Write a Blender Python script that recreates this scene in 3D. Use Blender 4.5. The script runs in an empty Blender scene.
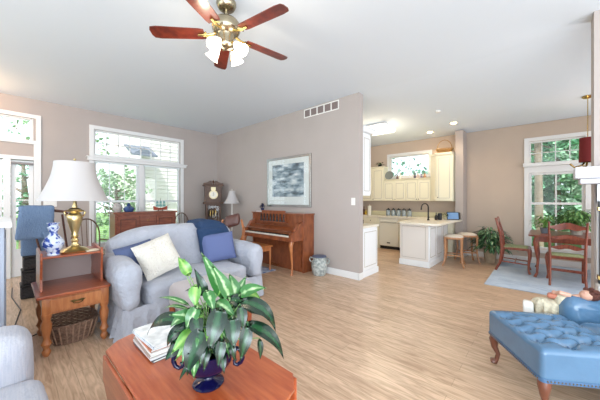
import bpy, bmesh, math, random
from mathutils import Vector, Matrix, noise
random.seed(7)
PI = math.pi
C = bpy.context.scene.collection
S = bpy.context.scene

# ------------------------------------------------------------------ camera
FPX = 268.0; HC = 1.4; YAW = math.radians(42.4)
cam = bpy.data.cameras.new('camera'); cam.sensor_width = 36; cam.lens = FPX / 600 * 36
cam.clip_start = 0.05; cam.shift_y = -0.5/600
co = bpy.data.objects.new('camera', cam); C.objects.link(co)
co.location = (0, 0, HC); co.rotation_euler = (PI/2, 0, YAW - PI/2)
S.camera = co
# ------------------------------------------------------------------ world, sun, exposure
S.view_settings.view_transform = 'Standard'; S.view_settings.look = 'None'
S.view_settings.exposure = 0.0; S.view_settings.gamma = 1.0; S.view_settings.use_curve_mapping = False
w = bpy.data.worlds.new('world'); S.world = w; w.use_nodes = True
bg = w.node_tree.nodes['Background']; bg.inputs[0].default_value = (0.82, 0.92, 1.0, 1); bg.inputs[1].default_value = 2.0
def sun(name, rot, e, col, ang):
    l = bpy.data.lights.new(name, 'SUN'); l.energy = e; l.color = col; l.angle = ang
    o = bpy.data.objects.new(name, l); o.rotation_euler = rot; C.objects.link(o)
sun('sun', (math.radians(38), 0, math.radians(-50)), 4.2, (1, .97, .92), 0.03)
def area(name, loc, tgt, sx, sy, e, col):
    l = bpy.data.lights.new(name, 'AREA'); l.shape = 'RECTANGLE'; l.size = sx; l.size_y = sy; l.energy = e; l.color = col
    o = bpy.data.objects.new(name, l); o.location = loc; C.objects.link(o)
    o.rotation_euler = (Vector(tgt) - Vector(loc)).to_track_quat('-Z', 'Y').to_euler()
area('fill_behind', (-2.2, -2.4, 1.9), (2.6, 3.2, 1.6), 4.5, 2.4, 112, (0.86, 0.94, 1.0))  # added fill panel behind the camera; no window is modelled there
area('fill_side', (2.0, -2.6, 1.8), (4.5, 3.5, 1.4), 3.0, 2.2, 60, (0.93, 0.97, 1.0))  # extra unseen fill panel, shines past the camera towards the piano wall
area('fill_left', (-3.0, 3.2, 1.7), (3.0, 4.2, 1.5), 3.5, 2.2, 58, (0.9, 0.96, 1.0))  # added fill out of view on the left, not a real window
area('fill_up', (-1.6, -1.6, 0.5), (1.5, 2.0, 3.3), 3.5, 3.5, 300, (0.76, 0.89, 1.0))  # low added panel aimed up to brighten the ceiling
area('fill_up_right', (4.6, -1.9, 0.4), (4.6, 0.5, 3.3), 3.5, 1.2, 26, (0.92, 0.95, 1.0))  # second upward fill, added out of view on the fireplace side
area('fill_dining', (6.0, -2.4, 1.7), (6.2, 1.0, .6), 2.6, 1.8, 75, (0.95, 0.98, 1.0))  # added fill in front of the solid right wall, brightens the dining area
def point(name, loc, e, col, r=0.08):
    l = bpy.data.lights.new(name, 'POINT'); l.energy = e; l.color = col; l.shadow_soft_size = r
    o = bpy.data.objects.new(name, l); o.location = loc; C.objects.link(o)

# ------------------------------------------------------------------ materials
def srgb(r, g, b):
    f = lambda c: (c/255/12.92) if c/255 <= .04045 else ((c/255+.055)/1.055)**2.4
    return (f(r), f(g), f(b), 1)
MC = {}
def mat(name, col, rough=.6, metal=0, var=0, scale=8, bump=0, bscale=60, coat=0, stretch=None, emit=None, es=0, spec=None, sheen=0, col2=None, wave=False):
    if name in MC: return MC[name]
    m = bpy.data.materials.new(name); m.use_nodes = True; nt = m.node_tree; b = nt.nodes['Principled BSDF']
    b.inputs['Base Color'].default_value = col; b.inputs['Roughness'].default_value = rough; b.inputs['Metallic'].default_value = metal
    if coat: b.inputs['Coat Weight'].default_value = coat; b.inputs['Coat Roughness'].default_value = .15
    if sheen: b.inputs['Sheen Weight'].default_value = sheen
    if spec is not None: b.inputs['Specular IOR Level'].default_value = spec
    tc = nt.nodes.new('ShaderNodeTexCoord'); mp = nt.nodes.new('ShaderNodeMapping'); nt.links.new(tc.outputs['Object'], mp.inputs[0])
    if stretch: mp.inputs['Scale'].default_value = stretch
    if var or col2:
        n = nt.nodes.new('ShaderNodeTexNoise'); n.inputs['Scale'].default_value = scale; n.inputs['Detail'].default_value = 4
        nt.links.new(mp.outputs[0], n.inputs['Vector'])
        r = nt.nodes.new('ShaderNodeValToRGB'); nt.links.new(n.outputs[0], r.inputs[0])
        c2 = col2 or tuple(min(1, c*(1+var)) for c in col[:3]) + (1,)
        c1 = col if col2 else tuple(c*(1-var) for c in col[:3]) + (1,)
        r.color_ramp.elements[0].position = .35; r.color_ramp.elements[1].position = .65
        r.color_ramp.elements[0].color = c1; r.color_ramp.elements[1].color = c2
        nt.links.new(r.outputs[0], b.inputs['Base Color'])
    if bump:
        n2 = nt.nodes.new('ShaderNodeTexNoise'); n2.inputs['Scale'].default_value = bscale; n2.inputs['Detail'].default_value = 3
        nt.links.new(tc.outputs['Object'], n2.inputs['Vector'])
        bp = nt.nodes.new('ShaderNodeBump'); bp.inputs['Strength'].default_value = bump; bp.inputs['Distance'].default_value = .02
        nt.links.new(n2.outputs[0], bp.inputs['Height']); nt.links.new(bp.outputs[0], b.inputs['Normal'])
    if emit: b.inputs['Emission Color'].default_value = emit; b.inputs['Emission Strength'].default_value = es
    MC[name] = m; return m
def wood(name, c, c2, rough=.35, st=(12, 1.2, 12), coat=.3, scale=4):
    return mat(name, c, rough, col2=c2, scale=scale, stretch=st, coat=coat)
def glass_mat():
    m = bpy.data.materials.new('window_glass'); m.use_nodes = True; nt = m.node_tree; nt.nodes.clear()
    o = nt.nodes.new('ShaderNodeOutputMaterial'); mx = nt.nodes.new('ShaderNodeMixShader'); t = nt.nodes.new('ShaderNodeBsdfTransparent')
    g = nt.nodes.new('ShaderNodeBsdfGlossy'); g.inputs['Roughness'].default_value = .02; lw_ = nt.nodes.new('ShaderNodeLayerWeight'); lw_.inputs[0].default_value = .5; pw = nt.nodes.new('ShaderNodeMath'); pw.operation = 'POWER'; pw.inputs[1].default_value = 3; nt.links.new(lw_.outputs['Facing'], pw.inputs[0]); f = nt.nodes.new('ShaderNodeMath'); f.operation = 'MULTIPLY_ADD'; f.inputs[1].default_value = .6; f.inputs[2].default_value = .035; nt.links.new(pw.outputs[0], f.inputs[0])
    nt.links.new(f.outputs[0], mx.inputs[0]); nt.links.new(t.outputs[0], mx.inputs[1]); nt.links.new(g.outputs[0], mx.inputs[2]); nt.links.new(mx.outputs[0], o.inputs[0])
    return m
def brick_mat(name, c1, c2, cm, bw, bh, mortar=.004, rot=0, rough=.4, grain=None, coat=0, bias=0):
    m = bpy.data.materials.new(name); m.use_nodes = True; nt = m.node_tree; b = nt.nodes['Principled BSDF']; b.inputs['Roughness'].default_value = rough
    if coat: b.inputs['Coat Weight'].default_value = coat; b.inputs['Coat Roughness'].default_value = .22
    tc = nt.nodes.new('ShaderNodeTexCoord'); mp = nt.nodes.new('ShaderNodeMapping'); mp.inputs['Rotation'].default_value = (0, 0, rot)
    nt.links.new(tc.outputs['Object'], mp.inputs[0])
    br = nt.nodes.new('ShaderNodeTexBrick'); nt.links.new(mp.outputs[0], br.inputs['Vector'])
    br.inputs['Color1'].default_value = c1; br.inputs['Color2'].default_value = c2; br.inputs['Mortar'].default_value = cm
    br.inputs['Scale'].default_value = 1; br.inputs['Mortar Size'].default_value = mortar; br.inputs['Brick Width'].default_value = bw; br.inputs['Row Height'].default_value = bh
    br.offset = .37; br.inputs['Bias'].default_value = bias
    out = br.outputs['Color']
    if grain:
        n = nt.nodes.new('ShaderNodeTexNoise'); n.inputs['Scale'].default_value = 3; n.inputs['Detail'].default_value = 6; n.inputs['Distortion'].default_value = 1.2
        mp2 = nt.nodes.new('ShaderNodeMapping'); mp2.inputs['Scale'].default_value = grain; nt.links.new(tc.outputs['Object'], mp2.inputs[0]); nt.links.new(mp2.outputs[0], n.inputs['Vector'])
        r = nt.nodes.new('ShaderNodeValToRGB'); r.color_ramp.elements[0].position = .28; r.color_ramp.elements[1].position = .66
        r.color_ramp.elements[0].color = (.66, .58, .5, 1); r.color_ramp.elements[1].color = (1.12, 1.1, 1.08, 1); nt.links.new(n.outputs[0], r.inputs[0])
        mx = nt.nodes.new('ShaderNodeMix'); mx.data_type = 'RGBA'; mx.blend_type = 'MULTIPLY'; mx.inputs[0].default_value = 1
        nt.links.new(out, mx.inputs[6]); nt.links.new(r.outputs[0], mx.inputs[7]); out = mx.outputs[2]
    nt.links.new(out, b.inputs['Base Color']); return m
def leaf_mat(name, edge, mid, rough=.35, patch=.5):
    m = bpy.data.materials.new(name); m.use_nodes = True; nt = m.node_tree; b = nt.nodes['Principled BSDF']; b.inputs['Roughness'].default_value = rough
    b.inputs['Coat Weight'].default_value = .4; b.inputs['Coat Roughness'].default_value = .2
    uv = nt.nodes.new('ShaderNodeTexCoord'); sp = nt.nodes.new('ShaderNodeSeparateXYZ'); nt.links.new(uv.outputs['UV'], sp.inputs[0])
    n = nt.nodes.new('ShaderNodeTexNoise'); n.inputs['Scale'].default_value = 45; nt.links.new(uv.outputs['Object'], n.inputs['Vector'])
    a = nt.nodes.new('ShaderNodeMath'); a.operation = 'MULTIPLY_ADD'; nt.links.new(n.outputs[0], a.inputs[0]); a.inputs[1].default_value = patch; nt.links.new(sp.outputs[0], a.inputs[2])
    r = nt.nodes.new('ShaderNodeValToRGB'); r.color_ramp.elements[0].position = .35; r.color_ramp.elements[1].position = .75
    r.color_ramp.elements[0].color = mid; r.color_ramp.elements[1].color = edge; nt.links.new(a.outputs[0], r.inputs[0]); nt.links.new(r.outputs[0], b.inputs['Base Color'])
    return m

wall_m = mat('wall_paint', srgb(176, 166, 161), .75, var=.02, scale=2, bump=.05, bscale=220)
diningwall_m = mat('dining_wall_paint', srgb(190, 173, 158), .75, var=.02, scale=2, bump=.05, bscale=220)
ceil_m = mat('ceiling_paint', srgb(222, 231, 240), .85, bump=.1, bscale=90)
trim_m = mat('white_trim_paint', srgb(226, 226, 226), .4)
cab_m = mat('cream_cabinet_paint', srgb(230, 224, 200), .4)
cabw_m = mat('white_cabinet_paint', srgb(232, 234, 236), .4)
groove_m = mat('cabinet_glaze', srgb(178, 172, 160), .5)
floor_m = brick_mat('oak_planks', srgb(212, 184, 158), srgb(198, 168, 142), srgb(176, 150, 124), 1.4, .125, .002, PI/2, .36, grain=(11, 1.3, 1), coat=.25)
cherry = wood('cherry_wood', srgb(142, 66, 38), srgb(172, 90, 52), .3, (2, 10, 10))
cherryY = wood('cherry_wood_long', srgb(166, 74, 38), srgb(192, 100, 56), .3, (10, 1, 10), coat=.7)
honey = wood('honey_wood', srgb(168, 98, 54), srgb(190, 122, 72), .35, (10, 10, 1.5))
pianow = wood('piano_wood', srgb(120, 62, 36), srgb(148, 84, 50), .28, (3, 3, 1.5))
darkwood = wood('dark_wood', srgb(70, 34, 24), srgb(98, 52, 34), .35)
redwood = wood('hutch_wood', srgb(120, 60, 42), srgb(146, 80, 56), .4, (2, 8, 8))
clockw = wood('clock_wood', srgb(62, 36, 22), srgb(92, 58, 34), .5, coat=.1)
oak = wood('stool_oak', srgb(158, 108, 70), srgb(184, 134, 92), .45, (10, 10, 2))
chairw = wood('dining_cherry', srgb(120, 54, 36), srgb(148, 76, 52), .35, (10, 10, 2))
bladew = wood('fan_blade_wood', srgb(86, 30, 22), srgb(118, 48, 32), .3, (4, 4, 4))
brass = mat('brass', srgb(196, 168, 108), .22, 1, var=.08, scale=20)
nickel = mat('antique_nickel', srgb(176, 164, 140), .25, 1, var=.1, scale=30)
black = mat('black_plastic', srgb(24, 24, 26), .4)
iron = mat('dark_iron', srgb(50, 46, 44), .45, .6)
glass = glass_mat()

# ------------------------------------------------------------------ mesh builder
class MB:
    def __init__(s): s.bm = bmesh.new(); s.uv = s.bm.loops.layers.uv.new('UVMap')
    def box(s, x0, x1, y0, y1, z0, z1, bev=0, rot=None, seg=2):
        r = bmesh.ops.create_cube(s.bm, size=1)['verts']
        c = Vector(((x0+x1)/2, (y0+y1)/2, (z0+z1)/2)); d = (abs(x1-x0), abs(y1-y0), abs(z1-z0))
        for v in r:
            p = Vector((v.co.x*d[0], v.co.y*d[1], v.co.z*d[2])); v.co = (rot @ p if rot else p) + c
        if bev:
            es = list({e for v in r for e in v.link_edges})
            bmesh.ops.bevel(s.bm, geom=es, offset=min(bev, min(d)*.49), segments=seg, affect='EDGES', profile=.5)
        return s
    def tube(s, pts, rad, n=8, cap=True, flat=1):
        pts = [Vector(p) for p in pts]
        if not hasattr(rad, '__len__'): rad = [rad]*len(pts)
        rings = []; up = None
        for i, p in enumerate(pts):
            t = (pts[min(i+1, len(pts)-1)] - pts[max(i-1, 0)]).normalized()
            if up is None:
                up = Vector((0, 0, 1)) if abs(t.z) < .9 else Vector((1, 0, 0))
            a = t.cross(up)
            if a.length < 1e-4: a = t.orthogonal()
            a.normalize(); b = a.cross(t).normalized(); up = b
            rings.append([s.bm.verts.new(p + (a*math.cos(2*PI*k/n) + b*math.sin(2*PI*k/n)*flat)*rad[i]) for k in range(n)])
        for i in range(len(rings)-1):
            for k in range(n): s.bm.faces.new((rings[i][k], rings[i][(k+1) % n], rings[i+1][(k+1) % n], rings[i+1][k]))
        if cap:
            s.bm.faces.new(rings[0][::-1]); s.bm.faces.new(rings[-1])
        return s
    def lathe(s, prof, c=(0, 0, 0), n=20, sx=1, sy=1, M=None, square=0):
        rings = []
        for r, z in prof:
            ring = []
            for k in range(n):
                a = 2*PI*k/n; q = 1
                if square: q = (abs(math.cos(a))**square + abs(math.sin(a))**square)**(-1/square)
                p = Vector((math.cos(a)*r*sx*q, math.sin(a)*r*sy*q, z))
                if M: p = M @ p
                ring.append(s.bm.verts.new(p + Vector(c)))
            rings.append(ring)
        for i in range(len(rings)-1):
            for k in range(n): s.bm.faces.new((rings[i][k], rings[i][(k+1) % n], rings[i+1][(k+1) % n], rings[i+1][k]))
        if prof[0][0] > 1e-4: s.bm.faces.new(rings[0][::-1])
        if prof[-1][0] > 1e-4: s.bm.faces.new(rings[-1])
        return s
    def prism(s, poly, a0, a1, axis='y', bev=0, M=None):
        # poly in (u,v); axis 'y': (u,z) extruded along y ; 'x': (y,z) along x ; 'z': (x,y) along z
        def P(u, v, a):
            p = {'y': (u, a, v), 'x': (a, u, v), 'z': (u, v, a)}[axis]
            p = Vector(p); return M @ p if M else p
        A = [s.bm.verts.new(P(u, v, a0)) for u, v in poly]; B = [s.bm.verts.new(P(u, v, a1)) for u, v in poly]
        n = len(poly); fs = [s.bm.faces.new(A), s.bm.faces.new(B[::-1])]
        for i in range(n): s.bm.faces.new((A[i], B[i], B[(i+1) % n], A[(i+1) % n]))
        if bev:
            es = [e for f in fs for e in f.edges]
            bmesh.ops.bevel(s.bm, geom=es, offset=bev, segments=3, affect='EDGES')
        return s
    def soft(s, x0, x1, y0, y1, z0, z1, r=.05, puff=0, n=10, nz=0, warp=None, M=None, seed=0):
        tb_ = bmesh.new(); bmesh.ops.create_cube(tb_, size=2)
        bmesh.ops.subdivide_edges(tb_, edges=tb_.edges[:], cuts=n, use_grid_fill=True); tb_.verts.index_update()
        mp_ = [s.bm.verts.new(v.co) for v in tb_.verts]
        for f in tb_.faces: s.bm.faces.new([mp_[v.index] for v in f.verts])
        tb_.free(); vs = mp_
        c = Vector(((x0+x1)/2, (y0+y1)/2, (z0+z1)/2)); h = Vector(((x1-x0)/2, (y1-y0)/2, (z1-z0)/2)); r = min(r, min(h)*.98)
        for v in vs:
            u = v.co.copy(); q = [math.sin(t*PI/2)*.35 + t*.65 for t in u]
            p = Vector([q[i]*h[i] for i in range(3)]); inn = Vector([max(-h[i]+r, min(h[i]-r, p[i])) for i in range(3)])
            d = p - inn
            if d.length > 1e-6: p = inn + d.normalized()*r
            if puff and abs(u.z) > .01: p.z += math.copysign(puff*(1-u.x*u.x)*(1-u.y*u.y), u.z)*abs(u.z)
            if nz:
                w_ = noise.noise_vector((p + c)*6 + Vector((seed, 0, 0))); p += w_*nz
            p += c
            if warp: p = warp(p)
            if M: p = M @ p
            v.co = p
        return s
    def pillow(s, w, h, t, M, n=14, nz=.006):
        top = {}; bot = {}
        for i in range(n+1):
            for j in range(n+1):
                u = i/n*2-1; v = j/n*2-1
                th = t/2*max(0, (1-u**4)*(1-v**4))**.45*(1-.25*(u*u+v*v)/2)
                pin = 1 - .07*(1-(u*v)**2)*(abs(u)**3+abs(v)**3)/2
                x = u*w/2*pin; z = v*h/2*pin; dz = noise.noise(Vector((x*9, z*9, w*7)))*nz*2
                top[i, j] = s.bm.verts.new(M @ Vector((x, th+dz if 0 < i < n and 0 < j < n else 0, z)))
                bot[i, j] = top[i, j] if i in (0, n) or j in (0, n) else s.bm.verts.new(M @ Vector((x, -th+dz, z)))
        for i in range(n):
            for j in range(n):
                s.bm.faces.new((top[i, j], top[i+1, j], top[i+1, j+1], top[i, j+1]))
                s.bm.faces.new((bot[i, j+1], bot[i+1, j+1], bot[i+1, j], bot[i, j]))
        return s
    def leaf(s, base, tip, width, nrm=None, arch=.1, curl=.15, n=8, wmax=.38):
        base = Vector(base); tip = Vector(tip); ax = tip-base; L = ax.length
        if L < 1e-5: return s
        t = ax/L; nrm = Vector(nrm) if nrm is not None else Vector((0, 0, 1))
        sd = t.cross(nrm)
        if sd.length < 1e-3: sd = t.orthogonal()
        sd.normalize(); up = sd.cross(t).normalized(); rows = []
        for i in range(n+1):
            k = i/n; kk = k**(math.log(.5)/math.log(wmax)); w_ = width/2*math.sin(PI*kk)**1.05 if 0 < k < 1 else 0
            c = base + ax*k + up*arch*L*math.sin(PI*k)
            if w_ == 0: rows.append([(s.bm.verts.new(c), 0)]); continue
            rows.append([(s.bm.verts.new(c + sd*w_*q + up*w_*curl*abs(q)), abs(q)) for q in (-1, -.5, 0, .5, 1)])
        def face(vs):
            f = s.bm.faces.new([v for v, _ in vs]); f.smooth = True
            for l, (v, q) in zip(f.loops, vs): l[s.uv].uv = (q, 0)
        for i in range(n):
            a, b = rows[i], rows[i+1]
            if len(a) == 1 and len(b) == 1: continue
            for q in range(4):
                if len(a) == 1: face([a[0], b[q], b[q+1]])
                elif len(b) == 1: face([a[q+1], a[q], b[0]])
                else: face([a[q], b[q], b[q+1], a[q+1]][::-1])
        return s
    def sphere(s, c, rx, ry=None, rz=None, n=12, M=None):
        ry = ry or rx; rz = rz or rx
        r = bmesh.ops.create_uvsphere(s.bm, u_segments=n, v_segments=max(6, n*2//3), radius=1)['verts']
        for v in r:
            p = Vector((v.co.x*rx, v.co.y*ry, v.co.z*rz)); v.co = (M @ p if M else p) + Vector(c)
        return s

def obj(name, b, m, parent=None, smooth=False, label=None, world=False, kind=None, autos=True):
    me = bpy.data.meshes.new(name); bm = b.bm
    bmesh.ops.recalc_face_normals(bm, faces=bm.faces) if smooth != 'leaf' else None
    bm.to_mesh(me); bm.free()
    if world and parent is not None: me.transform(Matrix.Translation(-root_loc(parent)))
    if smooth and smooth != 'leaf':
        for p in me.polygons: p.use_smooth = True
        if autos: me.set_sharp_from_angle(angle=math.radians(45))
    me.materials.append(m); o = bpy.data.objects.new(name, me); C.objects.link(o)
    if parent is not None: o.parent = parent
    if label: o['label'] = label
    if kind: o['kind'] = kind
    return o
def root_loc(o):
    v = Vector(o.location)
    while o.parent: o = o.parent; v += Vector(o.location)
    return v
def thing(name, label, cat, loc=(0, 0, 0), rotz=0, group=None):
    o = bpy.data.objects.new(name, None); C.objects.link(o); o.empty_display_size = .1
    o.location = loc; o.rotation_euler = (0, 0, rotz); o['label'] = label; o['category'] = cat
    if group: o['group'] = group
    return o
def one(name, label, cat, b, m, smooth=False, group=None, loc=None, rotz=0):
    o = obj(name, b, m, None, smooth); o['label'] = label; o['category'] = cat
    if loc: o.location = loc; o.rotation_euler = (0, 0, rotz)
    if group: o['group'] = group
    return o
def struct(name, b, m, parent=None, smooth=False, world=False):
    o = obj(name, b, m, parent, smooth, world=world); o['kind'] = 'structure'; return o
def tagr(o, label, cat, group=None):
    o['label'] = label; o['category'] = cat
    if group: o['group'] = group
    return o
def dup(root, loc, rotz, label, group=None):
    def rec(o, p):
        c = o.copy(); C.objects.link(c); c.parent = p
        for ch in list(o.children): rec(ch, c)
        return c
    r = rec(root, None); r.location = loc; r.rotation_euler = (0, 0, rotz); r['label'] = label
    if group: r['group'] = group
    return r
def rz(a): return Matrix.Rotation(a, 4, 'Z')
def rx(a): return Matrix.Rotation(a, 4, 'X')
def ry(a): return Matrix.Rotation(a, 4, 'Y')
def tr(*p): return Matrix.Translation(Vector(p))
FW = Vector((math.cos(YAW), math.sin(YAW), 0)); RT = Vector((math.sin(YAW), -math.cos(YAW), 0))

# ------------------------------------------------------------------ the room shell
XP = 4.12; YW = 7.0; XD = 7.82; H0 = 3.26; H1 = 3.07; XMIN = -6; YMIN = -6
b = MB(); b.box(XMIN, XD+.2, YMIN, YW+.2, -.1, 0); struct('floor', b, floor_m)
b = MB(); b.box(XMIN, XP+.12, YMIN, YW+.2, H0, H0+.15)
b.prism([(XP+.12, H0), (XD+.2, H1), (XD+.2, H1+.2), (XP+.12, H0+.15)], YMIN, YW+.2, 'y'); struct('ceiling', b, ceil_m)
def wall_grid(name, axis, p0, p1, a0, a1, z1, holes, m, z1b=None):
    # axis 'y': plane at y=p0..p1 running along x ; axis 'x': plane at x=p0..p1 running along y
    b = MB(); xs = sorted({a0, a1} | {h[0] for h in holes} | {h[1] for h in holes})
    for i in range(len(xs)-1):
        c = (xs[i]+xs[i+1])/2; hs = sorted([h for h in holes if h[0] < c < h[1]], key=lambda h: h[2]); z = 0
        for h in hs + [(0, 0, z1, z1)]:
            if h[2] > z + 1e-4:
                if axis == 'y': b.box(xs[i], xs[i+1], p0, p1, z, h[2])
                else: b.box(p0, p1, xs[i], xs[i+1], z, h[2])
            z = h[3]
    return struct(name, b, m)
WX0, WX1 = 1.24, 3.04
wall_grid('wall_back', 'y', YW, YW+.14, -2.4, XP+.12, H0,
          [(-.98, -.04, 0, 2.12), (.05, .34, 0, 2.12), (-.98, .34, 2.47, 2.9), (WX0, WX1, .42, 2.88)], wall_m)
wall_grid('wall_partition', 'x', XP, XP+.12, 2.38, YW+.1, H0, [], wall_m)
wall_grid('wall_dining', 'x', XD, XD+.14, -2.6, 5.0, H1+.005, [(-.6, .26, .32, 2.68), (2.34, 3.46, 2.06, 2.68)], diningwall_m)
wall_grid('wall_kitchen', 'y', 4.4, 4.52, XP+.12, XD, H1, [], diningwall_m)
wall_grid('wall_stub', 'x', 7.42, XD, 1.45, 1.62, H1+.01, [], wall_m)
wall_grid('wall_right', 'y', -2.72, -2.6, 3.95, XD+.14, H1, [], diningwall_m)
# baseboards
b = MB()
for a in ((1.5, 3.9),): b.box(.46, XP-.001, YW-.016, YW-.001, 0, .12, .004)
struct('baseboard_back', b, trim_m)
b = MB(); b.box(XP-.017, XP-.001, 2.36, YW-.02, 0, .12, .004); b.box(XP-.017, XP+.12, 2.362, 2.379, 0, .12, .004); struct('baseboard_partition', b, trim_m)
b = MB(); b.box(XD-.017, XD-.001, -2.6, 1.44, 0, .13, .004); struct('baseboard_dining', b, trim_m)
b = MB(); b.box(7.405, XD-.018, 1.432, 1.449, 0, .13, .004); struct('baseboard_stub', b, trim_m)
b = MB(); b.box(XP+.002, XP+.118, 2.366, 2.379, .12, H0-.01); struct('trim_1', b, wall_m)

# ---- windows
def frame_rect(b, axis, p0, p1, a0, a1, z0, z1, wdt):
    def bx(u0, u1, v0, v1):
        if axis == 'y': b.box(u0, u1, p0, p1, v0, v1, .004)
        else: b.box(p0, p1, u0, u1, v0, v1, .004)
    bx(a0, a0+wdt, z0, z1); bx(a1-wdt, a1, z0, z1); bx(a0+wdt, a1-wdt, z0, z0+wdt); bx(a0+wdt, a1-wdt, z1-wdt, z1)
# window 1 (big living window)
wn = bpy.data.objects.new('window_1', None); C.objects.link(wn); wn.location = (2.14, YW, .42); wn['kind'] = 'structure'
b = MB(); frame_rect(b, 'y', YW-.022, YW-.001, 1.16, 3.13, .34, 2.96, .08)
b.box(1.24, 3.04, YW-.02, YW+.1, 2.24, 2.33, .004)
struct('window_casing', b, trim_m, wn, world=True)
b = MB(); b.box(1.12, 3.17, YW-.10, YW-.005, 2.215, 2.275, .008); b.box(1.10, 3.19, YW-.11, YW-.005, 2.275, 2.30, .006)
struct('window_header', b, trim_m, wn, world=True)
b = MB()
frame_rect(b, 'y', YW+.03, YW+.08, 1.24, 3.04, 2.33, 2.88, .035)
for k in range(1, 8): x = 1.24 + 1.8*k/8; b.box(x-.009, x+.009, YW+.045, YW+.065, 2.36, 2.85)
b.box(1.27, 3.01, YW+.045, YW+.065, 2.595, 2.613)
for a0, a1 in ((1.24, 2.09), (2.19, 3.04)):
    frame_rect(b, 'y', YW+.03, YW+.08, a0, a1, .42, 2.24, .045)
    b.box(a0+.04, a1-.04, YW+.03, YW+.08, 1.335, 1.385)
    for q in (1/3, 2/3):
        x = a0+(a1-a0)*q; b.box(x-.007, x+.007, YW+.05, YW+.062, .46, 2.2)
b.box(2.09, 2.19, YW+.0, YW+.09, .42, 2.24)
struct('window_sash', b, trim_m, wn, world=True)
b = MB(); b.box(1.26, 3.02, YW+.052, YW+.056, .44, 2.86); struct('window_pane', b, glass, wn, world=True)
slat_m = mat('white_blind', srgb(232, 238, 240), .5)
for a0, a1 in ((1.25, 2.085), (2.195, 3.03)):
    bt = thing('window_blind', 'white slatted blind over the %s lower sash of the tall living room window' % ('left' if a0 < 2 else 'right'), 'blind', ((a0+a1)/2, YW+.005, .46), 0)
    b = MB(); z = .5
    while z < 2.16:
        b.box(a0+.01, a1-.01, YW-.008, YW+.018, z, z+.0022); z += .042
    obj('slats', b, slat_m, bt, world=True)
    b = MB(); b.box(a0, a1, YW-.012, YW+.02, 2.175, 2.215, .004); obj('headrail', b, slat_m, bt, world=True)
    b = MB(); b.box(a0+.01, a1-.01, YW-.01, YW+.02, .462, .484, .004); obj('bottom_rail', b, slat_m, bt, world=True)
# door with sidelight and transom
dr = bpy.data.objects.new('door_1', None); C.objects.link(dr); dr.location = (-.5, YW, 0); dr['kind'] = 'structure'
b = MB(); b.box(-.97, -.05, YW+.03, YW+.075, 0.01, 2.11, .004); frame_rect(b, 'y', YW+.018, YW+.03, -.9, -.12, 1.0, 2.0, .03); frame_rect(b, 'y', YW+.018, YW+.03, -.9, -.12, .15, .85, .03)
struct('door_leaf', b, trim_m, dr, world=True)
b = MB(); b.sphere((-.11, YW-.02, 1.1), .03); b.tube([(-.11, YW+.025, 1.1), (-.11, YW-.01, 1.1)], .012); b.lathe([(.0, 0), (.032, 0), (.032, .008), (0, .008)], (-.11, YW+.02, 1.1), 14, M=rx(PI/2).to_3x3().to_4x4())
b.sphere((-.11, YW-.005, 1.25), .026, .02, .026)
obj('door_handle', b, brass, dr, True, world=True, label='brass door knob and lock')
b = MB(); b.box(.34, .44, YW-.022, YW-.001, 0, 2.42, .004); b.box(-1.1, .34, YW-.022, YW-.001, 2.12, 2.19, .004); b.box(-.04, .05, YW-.02, YW+.1, 0, 2.12, .004); b.box(-1.1, -.98, YW-.022, YW-.001, 0, 2.42, .004)
struct('door_casing', b, trim_m, dr, world=True)
w2 = bpy.data.objects.new('window_2', None); C.objects.link(w2); w2.location = (.2, YW, 0); w2['kind'] = 'structure'
b = MB(); b.box(.052, .118, YW+.03, YW+.08, .01, 2.11); b.box(.278, .338, YW+.03, YW+.08, .01, 2.11); b.box(.118, .278, YW+.03, YW+.08, .01, .5); b.box(.118, .278, YW+.03, YW+.08, 2.06, 2.11)
b.box(.118, .278, YW+.045, YW+.07, 1.38, 1.4); struct('sidelight_frame', b, trim_m, w2, world=True)
b = MB(); b.box(.12, .276, YW+.055, YW+.059, .5, 2.06); struct('sidelight_pane', b, glass, w2, world=True)
b = MB(); b.tube([(.06, YW-.02, 2.05), (.33, YW-.02, 2.05)], .022, 10); b.box(.05, .34, YW-.02, YW+.01, 2.03, 2.07, .003)
one('shade_roll', 'grey rolled shade at the top of the narrow sidelight beside the door', 'blind', b, mat('grey_shade', srgb(140, 138, 140), .8), True)
w3 = bpy.data.objects.new('window_3', None); C.objects.link(w3); w3.location = (-.3, YW, 2.4); w3['kind'] = 'structure'
b = MB(); frame_rect(b, 'y', YW-.022, YW-.001, -1.1, .44, 2.42, 2.97, .07)
struct('window_casing', b, trim_m, w3, world=True)
b = MB(); frame_rect(b, 'y', YW+.03, YW+.08, -.98, .34, 2.47, 2.9, .03)
for x in (-.65, -.39, -.13, .12): b.box(x-.008, x+.008, YW+.045, YW+.065, 2.48, 2.89)
b.box(-.96, .32, YW+.045, YW+.065, 2.68, 2.695); struct('window_sash', b, trim_m, w3, world=True)
b = MB(); b.box(-.96, .32, YW+.052, YW+.056, 2.49, 2.88); struct('window_pane', b, glass, w3, world=True)
# dining window
w4 = bpy.data.objects.new('window_4', None); C.objects.link(w4); w4.location = (XD, -.17, .3); w4['kind'] = 'structure'
b = MB(); frame_rect(b, 'x', XD-.022, XD-.001, -.68, .34, .24, 2.76, .08); b.box(XD-.02, XD+.1, -.6, .26, 1.98, 2.16, .004); b.box(XD-.09, XD-.002, -.74, .36, 2.12, 2.2, .01)
struct('window_casing', b, trim_m, w4, world=True)
b = MB(); frame_rect(b, 'x', XD+.03, XD+.08, -.6, .26, 2.16, 2.68, .035); frame_rect(b, 'x', XD+.03, XD+.08, -.6, .26, .32, 1.98, .045)
for k in (1, 2, 3): y = -.6+.86*k/4; b.box(XD+.045, XD+.065, y-.008, y+.008, 2.18, 2.66)
b.box(XD+.045, XD+.065, -.58, .24, 2.41, 2.425); b.box(XD+.03, XD+.08, -.56, .22, 1.29, 1.34); b.box(XD+.035, XD+.075, -.19, -.165, .36, 1.95)
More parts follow.
